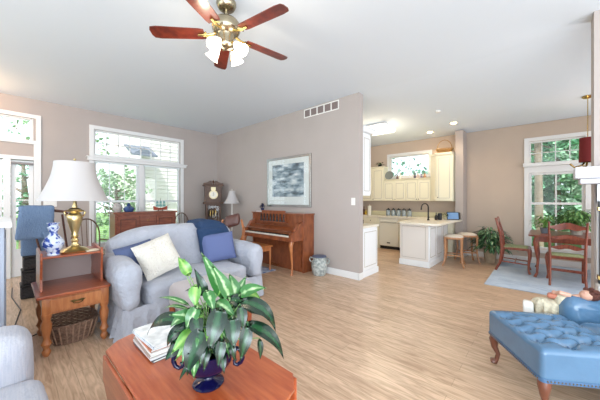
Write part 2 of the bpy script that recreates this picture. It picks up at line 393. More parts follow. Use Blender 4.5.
struct('window_sash', b, trim_m, w4, world=True)
b = MB(); b.box(XD+.052, XD+.056, -.58, .24, .34, 2.66); struct('window_pane', b, glass, w4, world=True)
# kitchen window
w5 = bpy.data.objects.new('window_5', None); C.objects.link(w5); w5.location = (XD, 2.9, 2.06); w5['kind'] = 'structure'
b = MB(); frame_rect(b, 'x', XD-.022, XD-.001, 2.26, 3.54, 2.02, 2.76, .08); struct('window_casing', b, trim_m, w5, world=True)
b = MB(); frame_rect(b, 'x', XD+.03, XD+.08, 2.34, 3.46, 2.06, 2.68, .035); b.box(XD+.045, XD+.065, 2.89, 2.91, 2.08, 2.66)
struct('window_sash', b, trim_m, w5, world=True)
b = MB(); b.box(XD+.052, XD+.056, 2.36, 3.44, 2.08, 2.66); struct('window_pane', b, glass, w5, world=True)

# ---- fireplace at the right edge
b = MB(); b.box(3.92, 4.14, -2.6, -.36, 0, H0); struct('wall_fireplace', b, wall_m)
fp = thing('fireplace', 'white fireplace surround with mantel shelf and brass trimmed firebox at the right edge', 'fireplace', (3.8, -.9, 0))
b = MB(); b.box(3.68, 3.918, -1.9, -.215, 1.60, 1.71, .01); b.box(3.72, 3.918, -1.86, -.25, 1.55, 1.60, .01); obj('mantel_shelf', b, mat('mantel_paint', srgb(206, 206, 212), .5), fp, world=True)
b = MB(); b.box(3.84, 3.918, -1.8, -.372, .62, 1.55, .004); b.box(3.835, 3.918, -.55, -.372, 1.36, 1.55, .003); obj('surround', b, mat('light_stone', srgb(222, 222, 224), .5, var=.03), fp, world=True)
b = MB(); b.box(3.68, 3.838, -1.9, -.36, 0, .60, .01); obj('hearth', b, mat('hearth_stone', srgb(205, 200, 196), .6, var=.05), fp, world=True)
b = MB(); b.box(3.775, 3.838, -1.5, -.375, 1.33, 1.385, .004); b.box(3.775, 3.838, -1.5, -.375, .602, .64, .004)
for y in (-.385, -.62, -.86, -1.1): b.box(3.78, 3.838, y-.018, y, .64, 1.33, .003)
obj('firebox_frame', b, black, fp, world=True)
for z0_, z1_, l_ in ((1.295, 1.33, 'upper brass band of the firebox'), (.64, .68, 'lower brass band of the firebox')):
    b = MB(); b.box(3.765, 3.838, -1.5, -.37, z0_, z1_, .004); obj('brass_band', b, brass, fp, world=True, label=l_)
b = MB(); b.box(3.80, 3.806, -1.5, -.39, .68, 1.295); obj('glass_door', b, mat('dark_glass_reflection', srgb(20, 60, 56), .05, coat=.5), fp, world=True)  # green dining reflections painted into the glass base colour

# ------------------------------------------------------------------ outside
lawn = mat('lawn', srgb(120, 160, 90), .9, var=.25, scale=3)
b = MB(); b.box(-30, 40, YW+.3, 40, -.4, -.2); b.box(XD+.4, 40, -30, YW+.3, -.4, -.2); struct('ground', b, lawn)
barks = mat('bark', srgb(150, 135, 118), .9, var=.2, scale=10)
def folm(name, c, c2): return mat(name, c, .7, col2=c2, scale=1.6)
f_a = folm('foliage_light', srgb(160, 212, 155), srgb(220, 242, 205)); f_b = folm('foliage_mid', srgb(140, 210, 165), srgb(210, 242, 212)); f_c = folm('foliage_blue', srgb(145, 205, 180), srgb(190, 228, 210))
def tree(x, y, h, r, m, label, grp, low=.8, n=900, seed=1, trunk=.1, ls=.16):
    rnd = random.Random(seed); t = thing('tree', label, 'tree', (x, y, -.2), 0, grp)
    b = MB(); b.tube([(0, 0, 0), (.05, .03, h*.5), (0, 0, h*.9)], [trunk, trunk*.8, trunk*.3], 8)
    for k in range(7):
        a = rnd.uniform(0, 2*PI); z = h*rnd.uniform(.3, .8); b.tube([(0, 0, z), (math.cos(a)*r*.6, math.sin(a)*r*.6, z+r*.3)], [trunk*.4, trunk*.1], 6)
    obj('trunk', b, barks, t, True)
    b = MB()
    cl = [(rnd.uniform(-r, r)*.75, rnd.uniform(-r, r)*.75, rnd.uniform(low, h)) for _ in range(26)]
    for i in range(n):
        c = cl[i % 26]; p = Vector(c) + Vector((rnd.gauss(0, r*.22), rnd.gauss(0, r*.22), rnd.gauss(0, r*.2)))
        if p.z < .3: continue
        d = Vector((rnd.gauss(0, 1), rnd.gauss(0, 1), rnd.gauss(-.2, .6))).normalized()*ls*rnd.uniform(.7, 1.5)
        b.leaf(p, p+d, ls*.8, (rnd.gauss(0, .5), rnd.gauss(0, .5), 1), .1, .2, n=3)
    obj('foliage', b, m, t, 'leaf')
tg = [(1.6, 12, 5.5, 1.3, f_a, 'pale green tree seen through the left sash of the living window', 900), (2.6, 11.2, 2.4, .9, f_a, 'low light green shrub tree below the left sash', 700),
      (0.3, 10.5, 3.0, 1.1, f_b, 'bushy tree seen through the narrow sidelight', 800), (-1.6, 13, 4.4, 1.4, f_c, 'tree seen through the transom above the door', 600)]
for i, (x, y, h, r, m, lb, n) in enumerate(tg): tree(x, y, h, r, m, lb, 'trees outside the living room', .5, n, i+1)
dg = [(13.0, -.35, 6.0, 1.7, f_b, 'nearest leafy tree straight outside the dining window', 1500, .1), (16.5, -2.6, 7.5, 2.4, f_a, 'large tree right of centre far beyond the dining window', 1500, .13),
      (17, 1.2, 7.5, 2.4, f_b, 'large tree left of centre far beyond the dining window', 1500, .13), (10.9, 0.12, 7.0, .5, f_c, 'pale trunk of a slim tree at the left of the dining window', 160, .11), (21, -1.2, 9, 3.2, f_c, 'blue green tree furthest behind the dining window', 1500, .18)]
for i, (x, y, h, r, m, lb, n, tk) in enumerate(dg): tree(x, y, h, r, m, lb, 'trees outside the dining room', .2 if i != 3 else 3.4, n*2 if i != 3 else n, i+11, tk, .3)
tree(13.5, 6.2, 6.5, 2.2, f_c, 'tree seen through the window above the kitchen cabinets', 'trees outside the kitchen', 2, 700, 31, .12, .22)
hs = thing('neighbour_house', 'pale house with lap siding and a grey roof seen through the living window', 'house', (6.5, 14, -.2))
sid = mat('lap_siding', srgb(236, 228, 226), .6)
b = MB(); b.box(4.0, 11.5, 13.0, 18, -.2, 6.6)
z = 0
while z < 6.5: b.prism([(12.97, z), (13.0, z), (13.0, z+.16), (12.992, z+.16)], 3.98, 11.5, 'x'); z += .17
obj('siding', b, sid, hs, world=True)
b = MB(); b.prism([(12.6, 6.5), (15.4, 8.3), (18.4, 6.5), (18.4, 6.65), (15.4, 8.5), (12.6, 6.65)], 3.7, 11.8, 'x'); obj('roof', b, mat('roof_shingle', srgb(120, 128, 140), .9, var=.15, scale=12), hs, world=True)
b = MB(); b.prism([(11.9, 3.15), (12.96, 3.65), (12.96, 3.72), (11.9, 3.22)], 3.3, 4.25, 'x'); b.prism([(3.3, 3.18), (3.75, 3.5), (4.25, 3.18)], 11.95, 12.1, 'y'); obj('porch_roof', b, mat('roof_shingle', srgb(96, 102, 112)), hs, world=True)
b = MB(); b.box(6.4, 7.4, 12.94, 12.99, 1.2, 2.8, .01); obj('window', b, mat('far_window', srgb(120, 130, 140), .2), hs, world=True)

# ------------------------------------------------------------------ living room furniture
# ---- loveseat (axis aligned: front faces -Y)
fab = mat('grey_slipcover', srgb(172, 175, 186), .9, var=.05, scale=5, bump=.8, bscale=22, sheen=.2)
SX0, SX1, SF, SB = .76, 2.50, 3.02, 3.98
sf = thing('loveseat', 'light grey slipcovered loveseat with rolled arms and camel back under three pillows', 'sofa', (1.63, 3.5, 0))
def camel(p):
    q = p.copy(); u = (p.x-1.66)/.78
    if p.z > .55: q.z += (p.z-.55)/.45*(.02 + .10*max(0, 1-u**4)**.8 - .025*abs(u)**3)
    q.y += (p.z-.4)*.12 if p.z > .4 else 0
    return q
b = MB(); b.soft(SX0+.03, SX1-.03, 3.64, 3.92, .2, .95, .11, n=16, nz=.008, warp=camel); obj('backrest', b, fab, sf, 'y', world=True)
b = MB(); b.soft(SX0+.24, SX1-.24, 3.04, 3.74, .24, .49, .07, puff=.025, n=14, nz=.012, seed=3); obj('seat_cushion', b, fab, sf, 'y', world=True)
for s, xa, xb in ((-1, SX0-.01, SX0+.20), (1, SX1-.20, SX1+.01)):
    b = MB()
    def rollarm(p, s=s, xa=xa, xb=xb):
        q = p.copy(); xc = (xa+xb)/2 + s*.02
        k = min(1, max(0, (p.z-.44)/.12)); sc = .76 + .30*k
        q.x = xc + (p.x-(xa+xb)/2)*sc; q.z += .035*math.sin((p.y-3.0)*2.2)*k; return q
    b.soft(xa-.01, xb+.01, 3.0, 3.86, .27, .745, .11, n=18, nz=.016, warp=rollarm, seed=5*s); obj('arm', b, fab, sf, 'y', world=True)
# skirt with pleats
b = MB(); pts = []
per = [(SX0+.0, 3.9), (SX0+.0, 3.03), (SX1-.0, 3.03), (SX1, 3.9)]
N = 320; segs = [(Vector(per[i]+(0,)), Vector(per[(i+1) % 4]+(0,))) for i in range(4)]; tot = sum((q-p).length for p, q in segs)
prev = None; first = None
for i in range(N):
    d = tot*i/N; 
    for p, q in segs:
        L = (q-p).length
        if d <= L: break
        d -= L
    tdir = (q-p).normalized(); pos = p+tdir*d; out = Vector((tdir.y, -tdir.x, 0))*(-1 if (pos+Vector((tdir.y, -tdir.x, 0))*.1-Vector((1.63, 3.46, 0))).length < (pos-Vector((1.63, 3.46, 0))).length else 1)
    wv = (.5+.5*math.sin(i*2*PI/8))**3*.034
    col = [b.bm.verts.new(pos + Vector((0, 0, z)) + out*(k*(.012+wv))) for z, k in ((.31, -.6), (.24, .3), (.12, .9), (.012, 1.5))]
    if prev:
        for k in range(3): b.bm.faces.new((prev[k], col[k], col[k+1], prev[k+1]))
    else: first = col
    prev = col
for k in range(3): b.bm.faces.new((prev[k], first[k], first[k+1], prev[k+1]))
b.soft(SX0+.03, SX1-.03, 3.06, 3.87, .08, .27, .03, n=6)
obj('skirt', b, fab, sf, 'y', world=True)
for x in (SX0+.06, SX1-.06):
    for y in (3.1, 3.82): b = MB(); b.lathe([(.02, 0), (.028, .1)], (x, y, 0), 8); obj('foot', b, darkwood, sf, True, world=True)
# pillows: (px,d,z) placed on the seat
def pil(name, label, w_, h_, t_, loc, yaw, tilt, roll, m, nz=.006):
    M = tr(*loc) @ rz(yaw) @ rx(tilt) @ ry(roll)
    b = MB(); b.pillow(w_, h_, t_, M, nz=nz); return one(name, label, 'pillow', b, m, True)
cream = mat('cream_ruffle_fabric', srgb(226, 220, 210), .95, bump=1.0, bscale=55)
blueg = mat('slate_blue_fabric', srgb(84, 96, 132), .9, bump=.3, bscale=120); peri = mat('periwinkle_fabric', srgb(96, 108, 152), .9, bump=.35, bscale=120)
pil('throw_pillow', 'slate blue pillow tucked behind the cream one on the loveseat', .42, .40, .13, (1.04, 3.50, .70), .05, -.42, -.2, blueg)
pil('throw_pillow', 'cream ruffled pillow turned on its corner at the left of the loveseat', .43, .43, .13, (1.20, 3.34, .735), -.12, -.38, -.34, cream, .014)
pil('throw_pillow', 'periwinkle blue square pillow at the right arm of the loveseat', .46, .40, .15, (2.06, 3.46, .72), -.28, -.3, -.08, peri)
# navy throw over the back, right
nv = mat('navy_throw', srgb(36, 62, 98), .95, bump=.8, bscale=70)
b = MB()
def thr(p):
    q = p.copy(); return q
b.soft(1.84, 2.32, 3.56, 4.06, .98, 1.09, .05, n=12, nz=.012, puff=.02, warp=lambda p: Vector((p.x, p.y, p.z - .9*max(0, 3.68-p.y)**1.0*1.0 - .10*((p.x-1.95)/.4)**2)))
b.soft(1.80, 2.18, 3.53, 3.65, .62, 1.0, .05, n=10, nz=.012, warp=lambda p: Vector((p.x+(1.0-p.z)*.12, p.y + (p.z-.8)*.12, p.z)))
one('throw_blanket', 'navy knitted throw folded over the right end of the loveseat back', 'blanket', b, nv, 'y')

# ---- footstool before the loveseat
taupe = mat('taupe_velvet', srgb(176, 166, 166), .85, sheen=.3, bump=.15, bscale=60)
fs = thing('footstool', 'taupe upholstered footstool with wooden legs in front of the loveseat', 'footstool', (1.45, 2.6, 0))
b = MB(); b.soft(1.13, 1.80, 2.28, 2.92, .28, .53, .07, puff=.02, n=10); obj('cushion', b, taupe, fs, 'y', world=True)
for x in (1.17, 1.74):
    for y in (2.32, 2.88): b = MB(); b.lathe([(.018, 0), (.022, .06), (.03, .2), (.03, .29)], (x, y, 0), 12); obj('leg', b, cherry, fs, True, world=True)

# ---- coffee table with drop leaves
ct = thing('coffee_table', 'reddish wooden drop-leaf coffee table with rounded ends in the foreground', 'table', (.74, 1.55, 0))
def rrect(x0, x1, y0, y1, r, n=6, bow=0):
    pts = []
    for cx, cy, a0 in ((x1-r, y1-r, 0), (x0+r, y1-r, PI/2), (x0+r, y0+r, PI), (x1-r, y0+r, 1.5*PI)):
        for k in range(n+1): a = a0+PI/2*k/n; pts.append((cx+r*math.cos(a), cy+r*math.sin(a)))
    return pts
b = MB()
ends = []
for k in range(9): a = k/8; ends.append((.42+.64*(1-a), 2.10+.075*math.sin(PI*a)))
endb = [(.42+.64*a, .96-.075*math.sin(PI*a)) for a in [k/8 for k in range(9)]]
poly = [(1.06, 1.02)] + [(1.06, 2.04)] + ends[1:-1] + [(.42, 2.04), (.42, 1.02)] + endb[1:-1]
b.prism(poly, .428, .45, 'z', bev=.005); obj('tabletop', b, cherryY, ct, True, world=True)
b = MB(); b.prism([(.74+(x-.74)*.93, y*.97+.046) for x, y in poly], .415, .429, 'z', bev=.004); obj('top_moulding', b, cherryY, ct, True, world=True)
b = MB(); b.prism([(1.0, .425), (2.04, .425), (2.04, .28), (1.9, .18), (1.17, .18), (1.0, .28)], .405, .422, 'x', bev=.004); obj('drop_leaf', b, cherryY, ct, True, world=True)
b = MB(); b.prism([(1.0, .425), (2.04, .425), (2.04, .28), (1.9, .18), (1.17, .18), (1.0, .28)], 1.055, 1.072, 'x', bev=.004); obj('drop_leaf', b, cherryY, ct, True, world=True)
b = MB(); b.box(.5, .98, 1.08, 2.0, .33, .415, .004); obj('apron', b, cherry, ct, world=True)
for x in (.53, .95):
    for y in (1.11, 1.97): b = MB(); b.lathe([(.018, 0), (.026, .03), (.016, .06), (.028, .14), (.02, .2), (.03, .24), (.03, .34)], (x, y, 0), 12); obj('leg', b, cherry, ct, True, world=True)

# ---- magazines on the coffee table
mcols = [srgb(70, 72, 80), srgb(222, 222, 224), srgb(176, 160, 150), srgb(235, 232, 228), srgb(196, 120, 84), srgb(214, 222, 230), srgb(236, 236, 236)]
mlab = ['dark covered magazine at the bottom of the stack', 'white magazine second from the bottom of the stack', 'tan magazine third from the bottom of the stack', 'off-white magazine in the middle of the stack', 'orange spined magazine third from the top of the stack', 'pale blue magazine just under the top one', 'white open-covered magazine on top of the stack']
z = .4505
for i, c in enumerate(mcols):
    th = [.012, .014, .012, .016, .014, .014, .010][i]; b = MB(); b.box(-.125, .125, -.16, .16, .0016, th-.0016)
    t = thing('magazine', mlab[i], 'magazine', (.70+random.uniform(-.008, .008), 1.845+random.uniform(-.008, .008), z), .01+random.uniform(-.05, .05), 'magazines on the coffee table')
    obj('pages', b, mat('paper', srgb(232, 230, 224), .8), t)
    b = MB(); b.box(-.128, .128, -.163, .163, th-.0016, th, .0004); b.box(-.128, .128, -.163, .163, 0, .0016, .0004); b.box(-.13, -.126, -.163, .163, 0, th, .0008)
    obj('cover', b, mat('magazine_cover_%d' % i, c, .35, var=.25 if i in (4, 5, 6) else .05, scale=14), t)
    z += th + .0008

# ---- cobalt footed planter and plant
cobalt = mat('cobalt_glass', srgb(10, 10, 52), .06)
VX, VY, VZ = .705, 1.285, .4505
pv = thing('footed_planter', 'cobalt blue footed glass bowl with scroll handles on the coffee table', 'planter', (VX, VY, VZ))
b = MB(); b.lathe([(.0, 0), (.074, 0), (.078, .006), (.066, .016), (.03, .026), (.022, .04), (.024, .052), (.05, .062), (.095, .085), (.118, .115), (.125, .15), (.128, .185), (.122, .187), (.112, .15), (.09, .12), (.0, .11)], n=32); obj('bowl', b, cobalt, pv, True)
for a in (YAW-PI/2+.1, YAW+PI/2+.1):
    c, s_ = math.cos(a), math.sin(a); b = MB()
    path = [(.115, .155), (.135, .172), (.158, .168), (.172, .148), (.174, .122), (.164, .098), (.147, .086), (.132, .092), (.130, .108), (.142, .114)]
    b.tube([(c*r, s_*r, z) for r, z in path], [.012, .013, .013, .013, .012, .011, .010, .009, .008, .006], 10); obj('handle', b, cobalt, pv, True)
b = MB(); b.lathe([(0, .165), (.114, .165)], n=20); obj('soil', b, mat('soil', srgb(60, 45, 35), 1, var=.3, scale=60), pv)
lf_d = leaf_mat('dark_leaf', srgb(14, 38, 24), srgb(36, 76, 46), .26, .5)
lf_v = leaf_mat('variegated_leaf', srgb(46, 104, 44), srgb(176, 204, 150), .35, .85)
lf_l = leaf_mat('lime_leaf', srgb(84, 138, 50), srgb(140, 180, 92), .35, .5)
def at(x, y, d): r = (x-300)/FPX*d; p = FW*d + RT*r; return Vector((p.x, p.y, HC-(y-199.5)/FPX*d))
LV = [  # base px, tip px, width px, depth base, depth tip, kind, arch
 (226, 300, 201, 252, 15, 1.36, 1.40, 'v', .10), (230, 300, 211, 264, 14, 1.33, 1.33, 'v', .12), (190, 276, 178, 257, 11, 1.40, 1.42, 'l', .25), (187, 276, 184, 258, 8, 1.40, 1.38, 'l', -.2),
 (206, 296, 194, 268, 10, 1.37, 1.38, 'd', .12), (236, 300, 229, 273, 15, 1.38, 1.42, 'v', .1), (234, 300, 246, 276, 12, 1.40, 1.46, 'v', .1), (238, 296, 267, 288, 14, 1.36, 1.40, 'v', .2),
 (240, 292, 262, 302, 11, 1.42, 1.5, 'l', .15), (236, 300, 276, 333, 17, 1.34, 1.36, 'd', .32), (244, 322, 284, 360, 16, 1.30, 1.32, 'd', .22), (259, 338, 260, 360, 7, 1.32, 1.32, 'd', .1),
 (186, 320, 147, 336, 18, 1.40, 1.46, 'd', .22), (190, 306, 157, 298, 6, 1.42, 1.5, 'v', .1), (190, 310, 160, 312, 5, 1.42, 1.5, 'v', .15), (190, 322, 167, 347, 13, 1.37, 1.38, 'd', .2),
 (221, 306, 209, 352, 21, 1.28, 1.20, 'd', .14), (206, 326, 187, 376, 25, 1.27, 1.20, 'd', .14), (232, 316, 234, 350, 17, 1.27, 1.22, 'd', .12), (240, 304, 243, 332, 12, 1.30, 1.27, 'd', .1),
 (248, 322, 240, 362, 14, 1.29, 1.26, 'd', .14), (184, 332, 184, 360, 11, 1.32, 1.30, 'l', .15), (190, 362, 179, 381, 5, 1.26, 1.25, 'd', .05), (196, 284, 196, 308, 14, 1.36, 1.33, 'l', .1),
 (206, 290, 214, 312, 13, 1.33, 1.28, 'v', .1), (222, 338, 218, 368, 11, 1.25, 1.22, 'd', .12), (198, 306, 186, 330, 14, 1.32, 1.28, 'v', .16), (212, 298, 226, 288, 9, 1.36, 1.36, 'l', .2),
 (214, 302, 236, 318, 14, 1.34, 1.30, 'v', .2), (196, 314, 200, 342, 15, 1.30, 1.25, 'd', .15), (228, 298, 252, 314, 15, 1.36, 1.36, 'd', .25), (204, 296, 184, 292, 8, 1.40, 1.46, 'd', .2),
 (246, 310, 268, 322, 10, 1.42, 1.5, 'd', .2), (222, 292, 216, 276, 12, 1.38, 1.40, 'l', .1), (250, 330, 246, 342, 9, 1.36, 1.36, 'l', .1)]
pl = thing('potted_plant', 'large leafy green plant with variegated leaves spilling over the cobalt bowl', 'plant', (VX, VY, VZ+.166))
bs = {k: MB() for k in 'dvl'}; st = MB(); cen = Vector((VX, VY, VZ+.166)); camp = Vector((0, 0, HC)); rnd = random.Random(3)
def addleaf(bp, tp, wd, k, arch):
    mid = (bp+tp)/2; out = Vector((mid.x-VX, mid.y-VY, 0)); nrm = (camp-mid).normalized()*.9 + Vector((0, 0, .6)) + out*1.5 + Vector((rnd.uniform(-.25, .25), rnd.uniform(-.25, .25), 0))
    bs[k].leaf(bp, tp, wd, nrm, arch, .22, 12, .32)
    c0 = cen + Vector((rnd.uniform(-.05, .05), rnd.uniform(-.05, .05), 0)); m_ = (c0+bp)/2 + Vector((0, 0, .03))
    st.tube([c0, m_, bp], [.0035, .003, .0022], 5)
for (x0, y0, x1, y1, wp, d0, d1, k, ar) in LV: addleaf(at(x0, y0, d0), at(x1, y1, d1), wp*(d0+d1)/2/FPX*.92, k, ar)
for i in range(60):   # leaves on the far side and inside
    a = rnd.uniform(0, 2*PI); r = rnd.uniform(.03, .12); bp = Vector((VX+math.cos(a)*r, VY+math.sin(a)*r, VZ+rnd.uniform(.2, .36)))
    if (bp-camp).length < 1.45 and i % 2: bp += FW*.08
    tp = bp + Vector((math.cos(a)*rnd.uniform(.06, .13), math.sin(a)*rnd.uniform(.06, .13), rnd.uniform(-.08, .06))); addleaf(bp, tp, rnd.uniform(.04, .07), 'dddvl'[i % 5], .2)
for i in range(30):   # leaves falling over the rim on the near side
    a = YAW + PI + rnd.uniform(-1.7, 1.7); r = rnd.uniform(.04, .13); o_ = Vector((math.cos(a), math.sin(a), 0))
    bp = Vector((VX, VY, VZ+rnd.uniform(.21, .33))) + o_*r; tp = bp + o_*rnd.uniform(.03, .08) + Vector((0, 0, -rnd.uniform(.06, .13))); addleaf(bp, tp, rnd.uniform(.035, .052), 'ddddv'[i % 5], .2)
for k, m, lb in (('d', lf_d, 'dark green glossy leaves'), ('v', lf_v, 'pale variegated leaves'), ('l', lf_l, 'bright lime leaves')):
    obj('leaves', bs[k], m, pl, 'leaf', world=True, label=lb)
obj('stems', st, mat('stem_green', srgb(120, 160, 90), .5), pl, True, world=True)

# ---- step end table
et = thing('end_table', 'wooden step end table with turned legs and one drawer left of the loveseat', 'table', (.46, 3.56, 0))
EX0, EX1, EY0, EY1 = .20, .715, 3.25, 3.87
b = MB(); b.prism(rrect(EX0-.03, EX1-.005, EY0-.03, EY1+.02, .02, 3), .525, .55, 'z', bev=.005); obj('tabletop', b, cherry, et, True, world=True)
b = MB(); b.box(EX0+.02, EX1-.03, EY0+.01, EY1-.01, .37, .525, .003); obj('apron', b, honey, et, world=True)
dw = obj('drawer', MB().box(EX0+.06, EX1-.075, EY0-.002, EY0+.012, .39, .505, .005), honey, et, world=True)
b = MB(); xm = (EX0+EX1)/2-.005; yf = EY0-.008; zp = .045
b.tube([(xm-.04, yf, .41), (xm-.03, yf-.015, .395), (xm, yf-.02, .388), (xm+.03, yf-.015, .395), (xm+.04, yf, .41)], .004, 6)
b.prism([(xm-.06, .415), (xm-.03, .422), (xm, .414), (xm+.03, .422), (xm+.06, .415), (xm+.03, .398), (xm, .404), (xm-.03, .398)], yf, yf+.005, 'y')
b.bm.transform(tr(0, 0, zp))
obj('drawer_pull', b, mat('antique_brass', srgb(110, 92, 56), .4, .9), dw, world=True)
tleg = [(r_*1.12, z_*1.12) for r_, z_ in [(.016, 0), (.026, .02), (.03, .04), (.018, .06), (.022, .075), (.034, .1), (.022, .13), (.02, .15), (.032, .2), (.036, .25), (.024, .29), (.034, .31), (.034, .335)]]
for x in (EX0+.04, EX1-.05):
    for y in (EY0+.035, EY1-.035): b = MB(); b.lathe(tleg, (x, y, 0), 16); b.box(x-.032, x+.032, y-.032, y+.032, .37, .526, .003); obj('leg', b, honey, et, True, world=True)
ZS = .865
b = MB(); b.box(EX0+.005, EX1-.04, EY0+.16, EY1+.01, ZS-.02, ZS, .006); obj('upper_shelf', b, cherry, et, world=True)
b = MB(); b.box(EX0+.03, EX1-.06, EY1-.02, EY1, .55, ZS-.02); obj('back_panel', b, mat('grey_back_panel', srgb(170, 152, 148), .4), et, world=True)
for x in (EX0+.005, EX1-.055):
    b = MB(); b.prism([(EY0+.15, .551), (EY1, .551), (EY1, ZS+.03), (EY1-.1, ZS+.05), (EY0+.22, ZS+.02), (EY0+.15, ZS+.04), (EY0+.13, ZS-.02), (EY0+.17, .66)], x, x+.018, 'x', bev=.004); obj('side_bracket', b, cherry, et, world=True)

# ---- table lamp
bras2 = mat('polished_brass', srgb(216, 192, 138), .3, 1)
LX, LY = .475, 3.58
lp = thing('table_lamp', 'brass urn table lamp with large white bell shade on the step end table', 'lamp', (LX, LY, ZS+.001))
b = MB(); b.lathe([(0, 0), (.105, 0), (.11, .012), (.09, .03), (.05, .045), (.03, .06), (.022, .09), (.03, .11), (.02, .13)], n=24, square=5); b.bm.transform(Matrix.Diagonal((1.05, 1.05, 1.05, 1))); obj('base', b, bras2, lp, True)
b = MB(); b.lathe([(.02, .13), (.03, .15), (.022, .17), (.036, .22), (.056, .30), (.062, .345), (.05, .37), (.03, .385), (.05, .405), (.052, .415), (.02, .43), (.012, .5)], n=24); b.bm.transform(Matrix.Diagonal((1.08, 1.08, 1.05, 1))); obj('urn', b, bras2, lp, True)
for s in (-1, 1):
    b = MB(); b.tube([(s*.045*RT.x, s*.045*RT.y, .34), (s*.085*RT.x, s*.085*RT.y, .35), (s*.1*RT.x, s*.1*RT.y, .385), (s*.08*RT.x, s*.08*RT.y, .40), (s*.04*RT.x, s*.04*RT.y, .39)], .007, 8); b.bm.transform(Matrix.Diagonal((1.08, 1.08, 1.05, 1))); obj('handle', b, bras2, lp, True)
shade_m = mat('white_shade', srgb(184, 180, 180), .8, emit=(1, .93, .85, 1), es=.03)
def bellshade(r0, r1, z0, z1, n=24):
    b = MB(); prof = []
    for k in range(9):
        t = k/8; prof.append((r1 + (r0-r1)*(1-t)**1.7, z0+(z1-z0)*t))
    inner = [(r-.004, z) for r, z in prof[::-1]]
    b.lathe(prof+inner, n=n); return b
obj('lamp_shade', bellshade(.29, .165, .52, .915), shade_m, lp, True)
b = MB(); b.tube([(0, 0, .51), (0, 0, .94)], .007); b.sphere((0, 0, .945), .013)
for a in range(3): b.tube([(0, 0, .89), (.168*math.cos(a*2.1), .168*math.sin(a*2.1), .89)], .002, 5)
obj('finial_rod', b, bras2, lp, True)

# ---- delft vase
bw = bpy.data.materials.new('delft_glaze'); bw.use_nodes = True; nt = bw.node_tree; bb = nt.nodes['Principled BSDF']; bb.inputs['Roughness'].default_value = .15
tc = nt.nodes.new('ShaderNodeTexCoord'); vn = nt.nodes.new('ShaderNodeTexNoise'); vn.inputs['Scale'].default_value = 26; vn.inputs['Detail'].default_value = 3; nt.links.new(tc.outputs['Object'], vn.inputs['Vector'])
r = nt.nodes.new('ShaderNodeValToRGB'); r.color_ramp.elements[0].position = .50; r.color_ramp.elements[1].position = .58; r.color_ramp.elements[0].color = srgb(214, 222, 238); r.color_ramp.elements[1].color = srgb(58, 84, 170)
nt.links.new(vn.outputs[0], r.inputs[0]); nt.links.new(r.outputs[0], bb.inputs['Base Color'])
b = MB(); b.lathe([(0, 0), (.05, 0), (.052, .01), (.045, .02), (.06, .05), (.085, .1), (.088, .125), (.07, .16), (.035, .2), (.03, .22), (.045, .25), (.05, .27), (.035, .285), (.05, .305), (.052, .31), (.03, .31), (.02, .28), (.0, .28)], n=8)
one('ginger_vase', 'blue and white porcelain vase with faceted body beside the brass lamp', 'vase', b, bw, True, loc=(.305, 3.50, ZS+.001), rotz=.3)
b = MB(); b.box(-.06, .06, -.045, .045, 0, .012, .004); one('notepad', 'small cream notepad lying at the foot of the brass lamp', 'notepad', b, mat('cream_paper', srgb(226, 214, 190), .7), loc=(.60, 3.50, ZS+.001), rotz=.3)

# ---- wicker basket under the end table
wick = mat('wicker', srgb(142, 112, 94), .8, var=.3, scale=40, bump=.6, bscale=60)
bk = thing('wicker_basket', 'oval brown wicker basket under the step end table', 'basket', (.455, 3.56, 0))
def basket(w0, d0, w1, d1, h, rows, nst, e=3.0, rr=.008):
    b = MB()
    for k in range(rows):
        t = k/(rows-1); a = w0+(w1-w0)*t; c = d0+(d1-d0)*t; pts = []
        for i in range(49):
            th = 2*PI*i/48; q = (abs(math.cos(th))**e + abs(math.sin(th))**e)**(-1/e); wob = .004*math.cos(th*nst/2+k*PI)
            pts.append(((a+wob)*math.cos(th)*q, (c+wob)*math.sin(th)*q, rr+(h-rr)*t))
        b.tube(pts, rr, 5, cap=False)
    return b
obj('weave', basket(.15, .16, .195, .23, .20, 13, 24, 2.6), wick, bk, True)
b = MB()
for i in range(26):
    th = 2*PI*i/26; q = (abs(math.cos(th))**3 + abs(math.sin(th))**3)**(-1/3); c, s_ = math.cos(th)*q, math.sin(th)*q
    b.tube([(.156*c, .166*s_, .005), (.203*c, .238*s_, .20)], .006, 5)
obj('stakes', b, mat('wicker_light', srgb(170, 138, 116), .8, var=.2, scale=30), bk, True)
b = MB(); b.box(-.12, .12, -.13, .13, .004, .015); obj('bottom', b, wick, bk)
b = MB(); b.box(-.09, .09, -.11, .11, 0, .05, .006); one('book', 'dark book lying inside the wicker basket', 'book', b, mat('dark_book', srgb(50, 66, 58), .6), loc=(.455, 3.56, .018), rotz=.2)

# ---- stacked black woven boxes + cord
wv = mat('black_weave', srgb(34, 30, 32), .55, var=.4, scale=50, bump=.8, bscale=50)
for i, (zz, lb) in enumerate(((0, 'black woven storage cube at the bottom of the stack by the window wall'), (.202, 'black woven storage cube in the middle of the stack'), (.404, 'black woven storage cube on top of the stack'))):
    t = thing('storage_cube', lb, 'box', (.39+.012*i, 5.50, zz), 0, 'black woven storage cubes')
    b = MB(); b.box(-.26, .26, -.13, .13, 0.004, .165, .015); obj('body', b, wv, t); b = MB(); b.box(-.265, .265, -.135, .135, .168, .2, .012); obj('lid', b, wv, t)
b = MB(); b.tube([(.06, 6.2, .006), (.05, 5.6, .006), (.12, 4.9, .006), (.06, 4.3, .006), (.08, 4.0, .006), (.16, 3.85, .006), (.3, 3.95, .006)], .006, 6); one('power_cord', 'dark power cord looping over the floor behind the end table', 'cord', b, black, True)

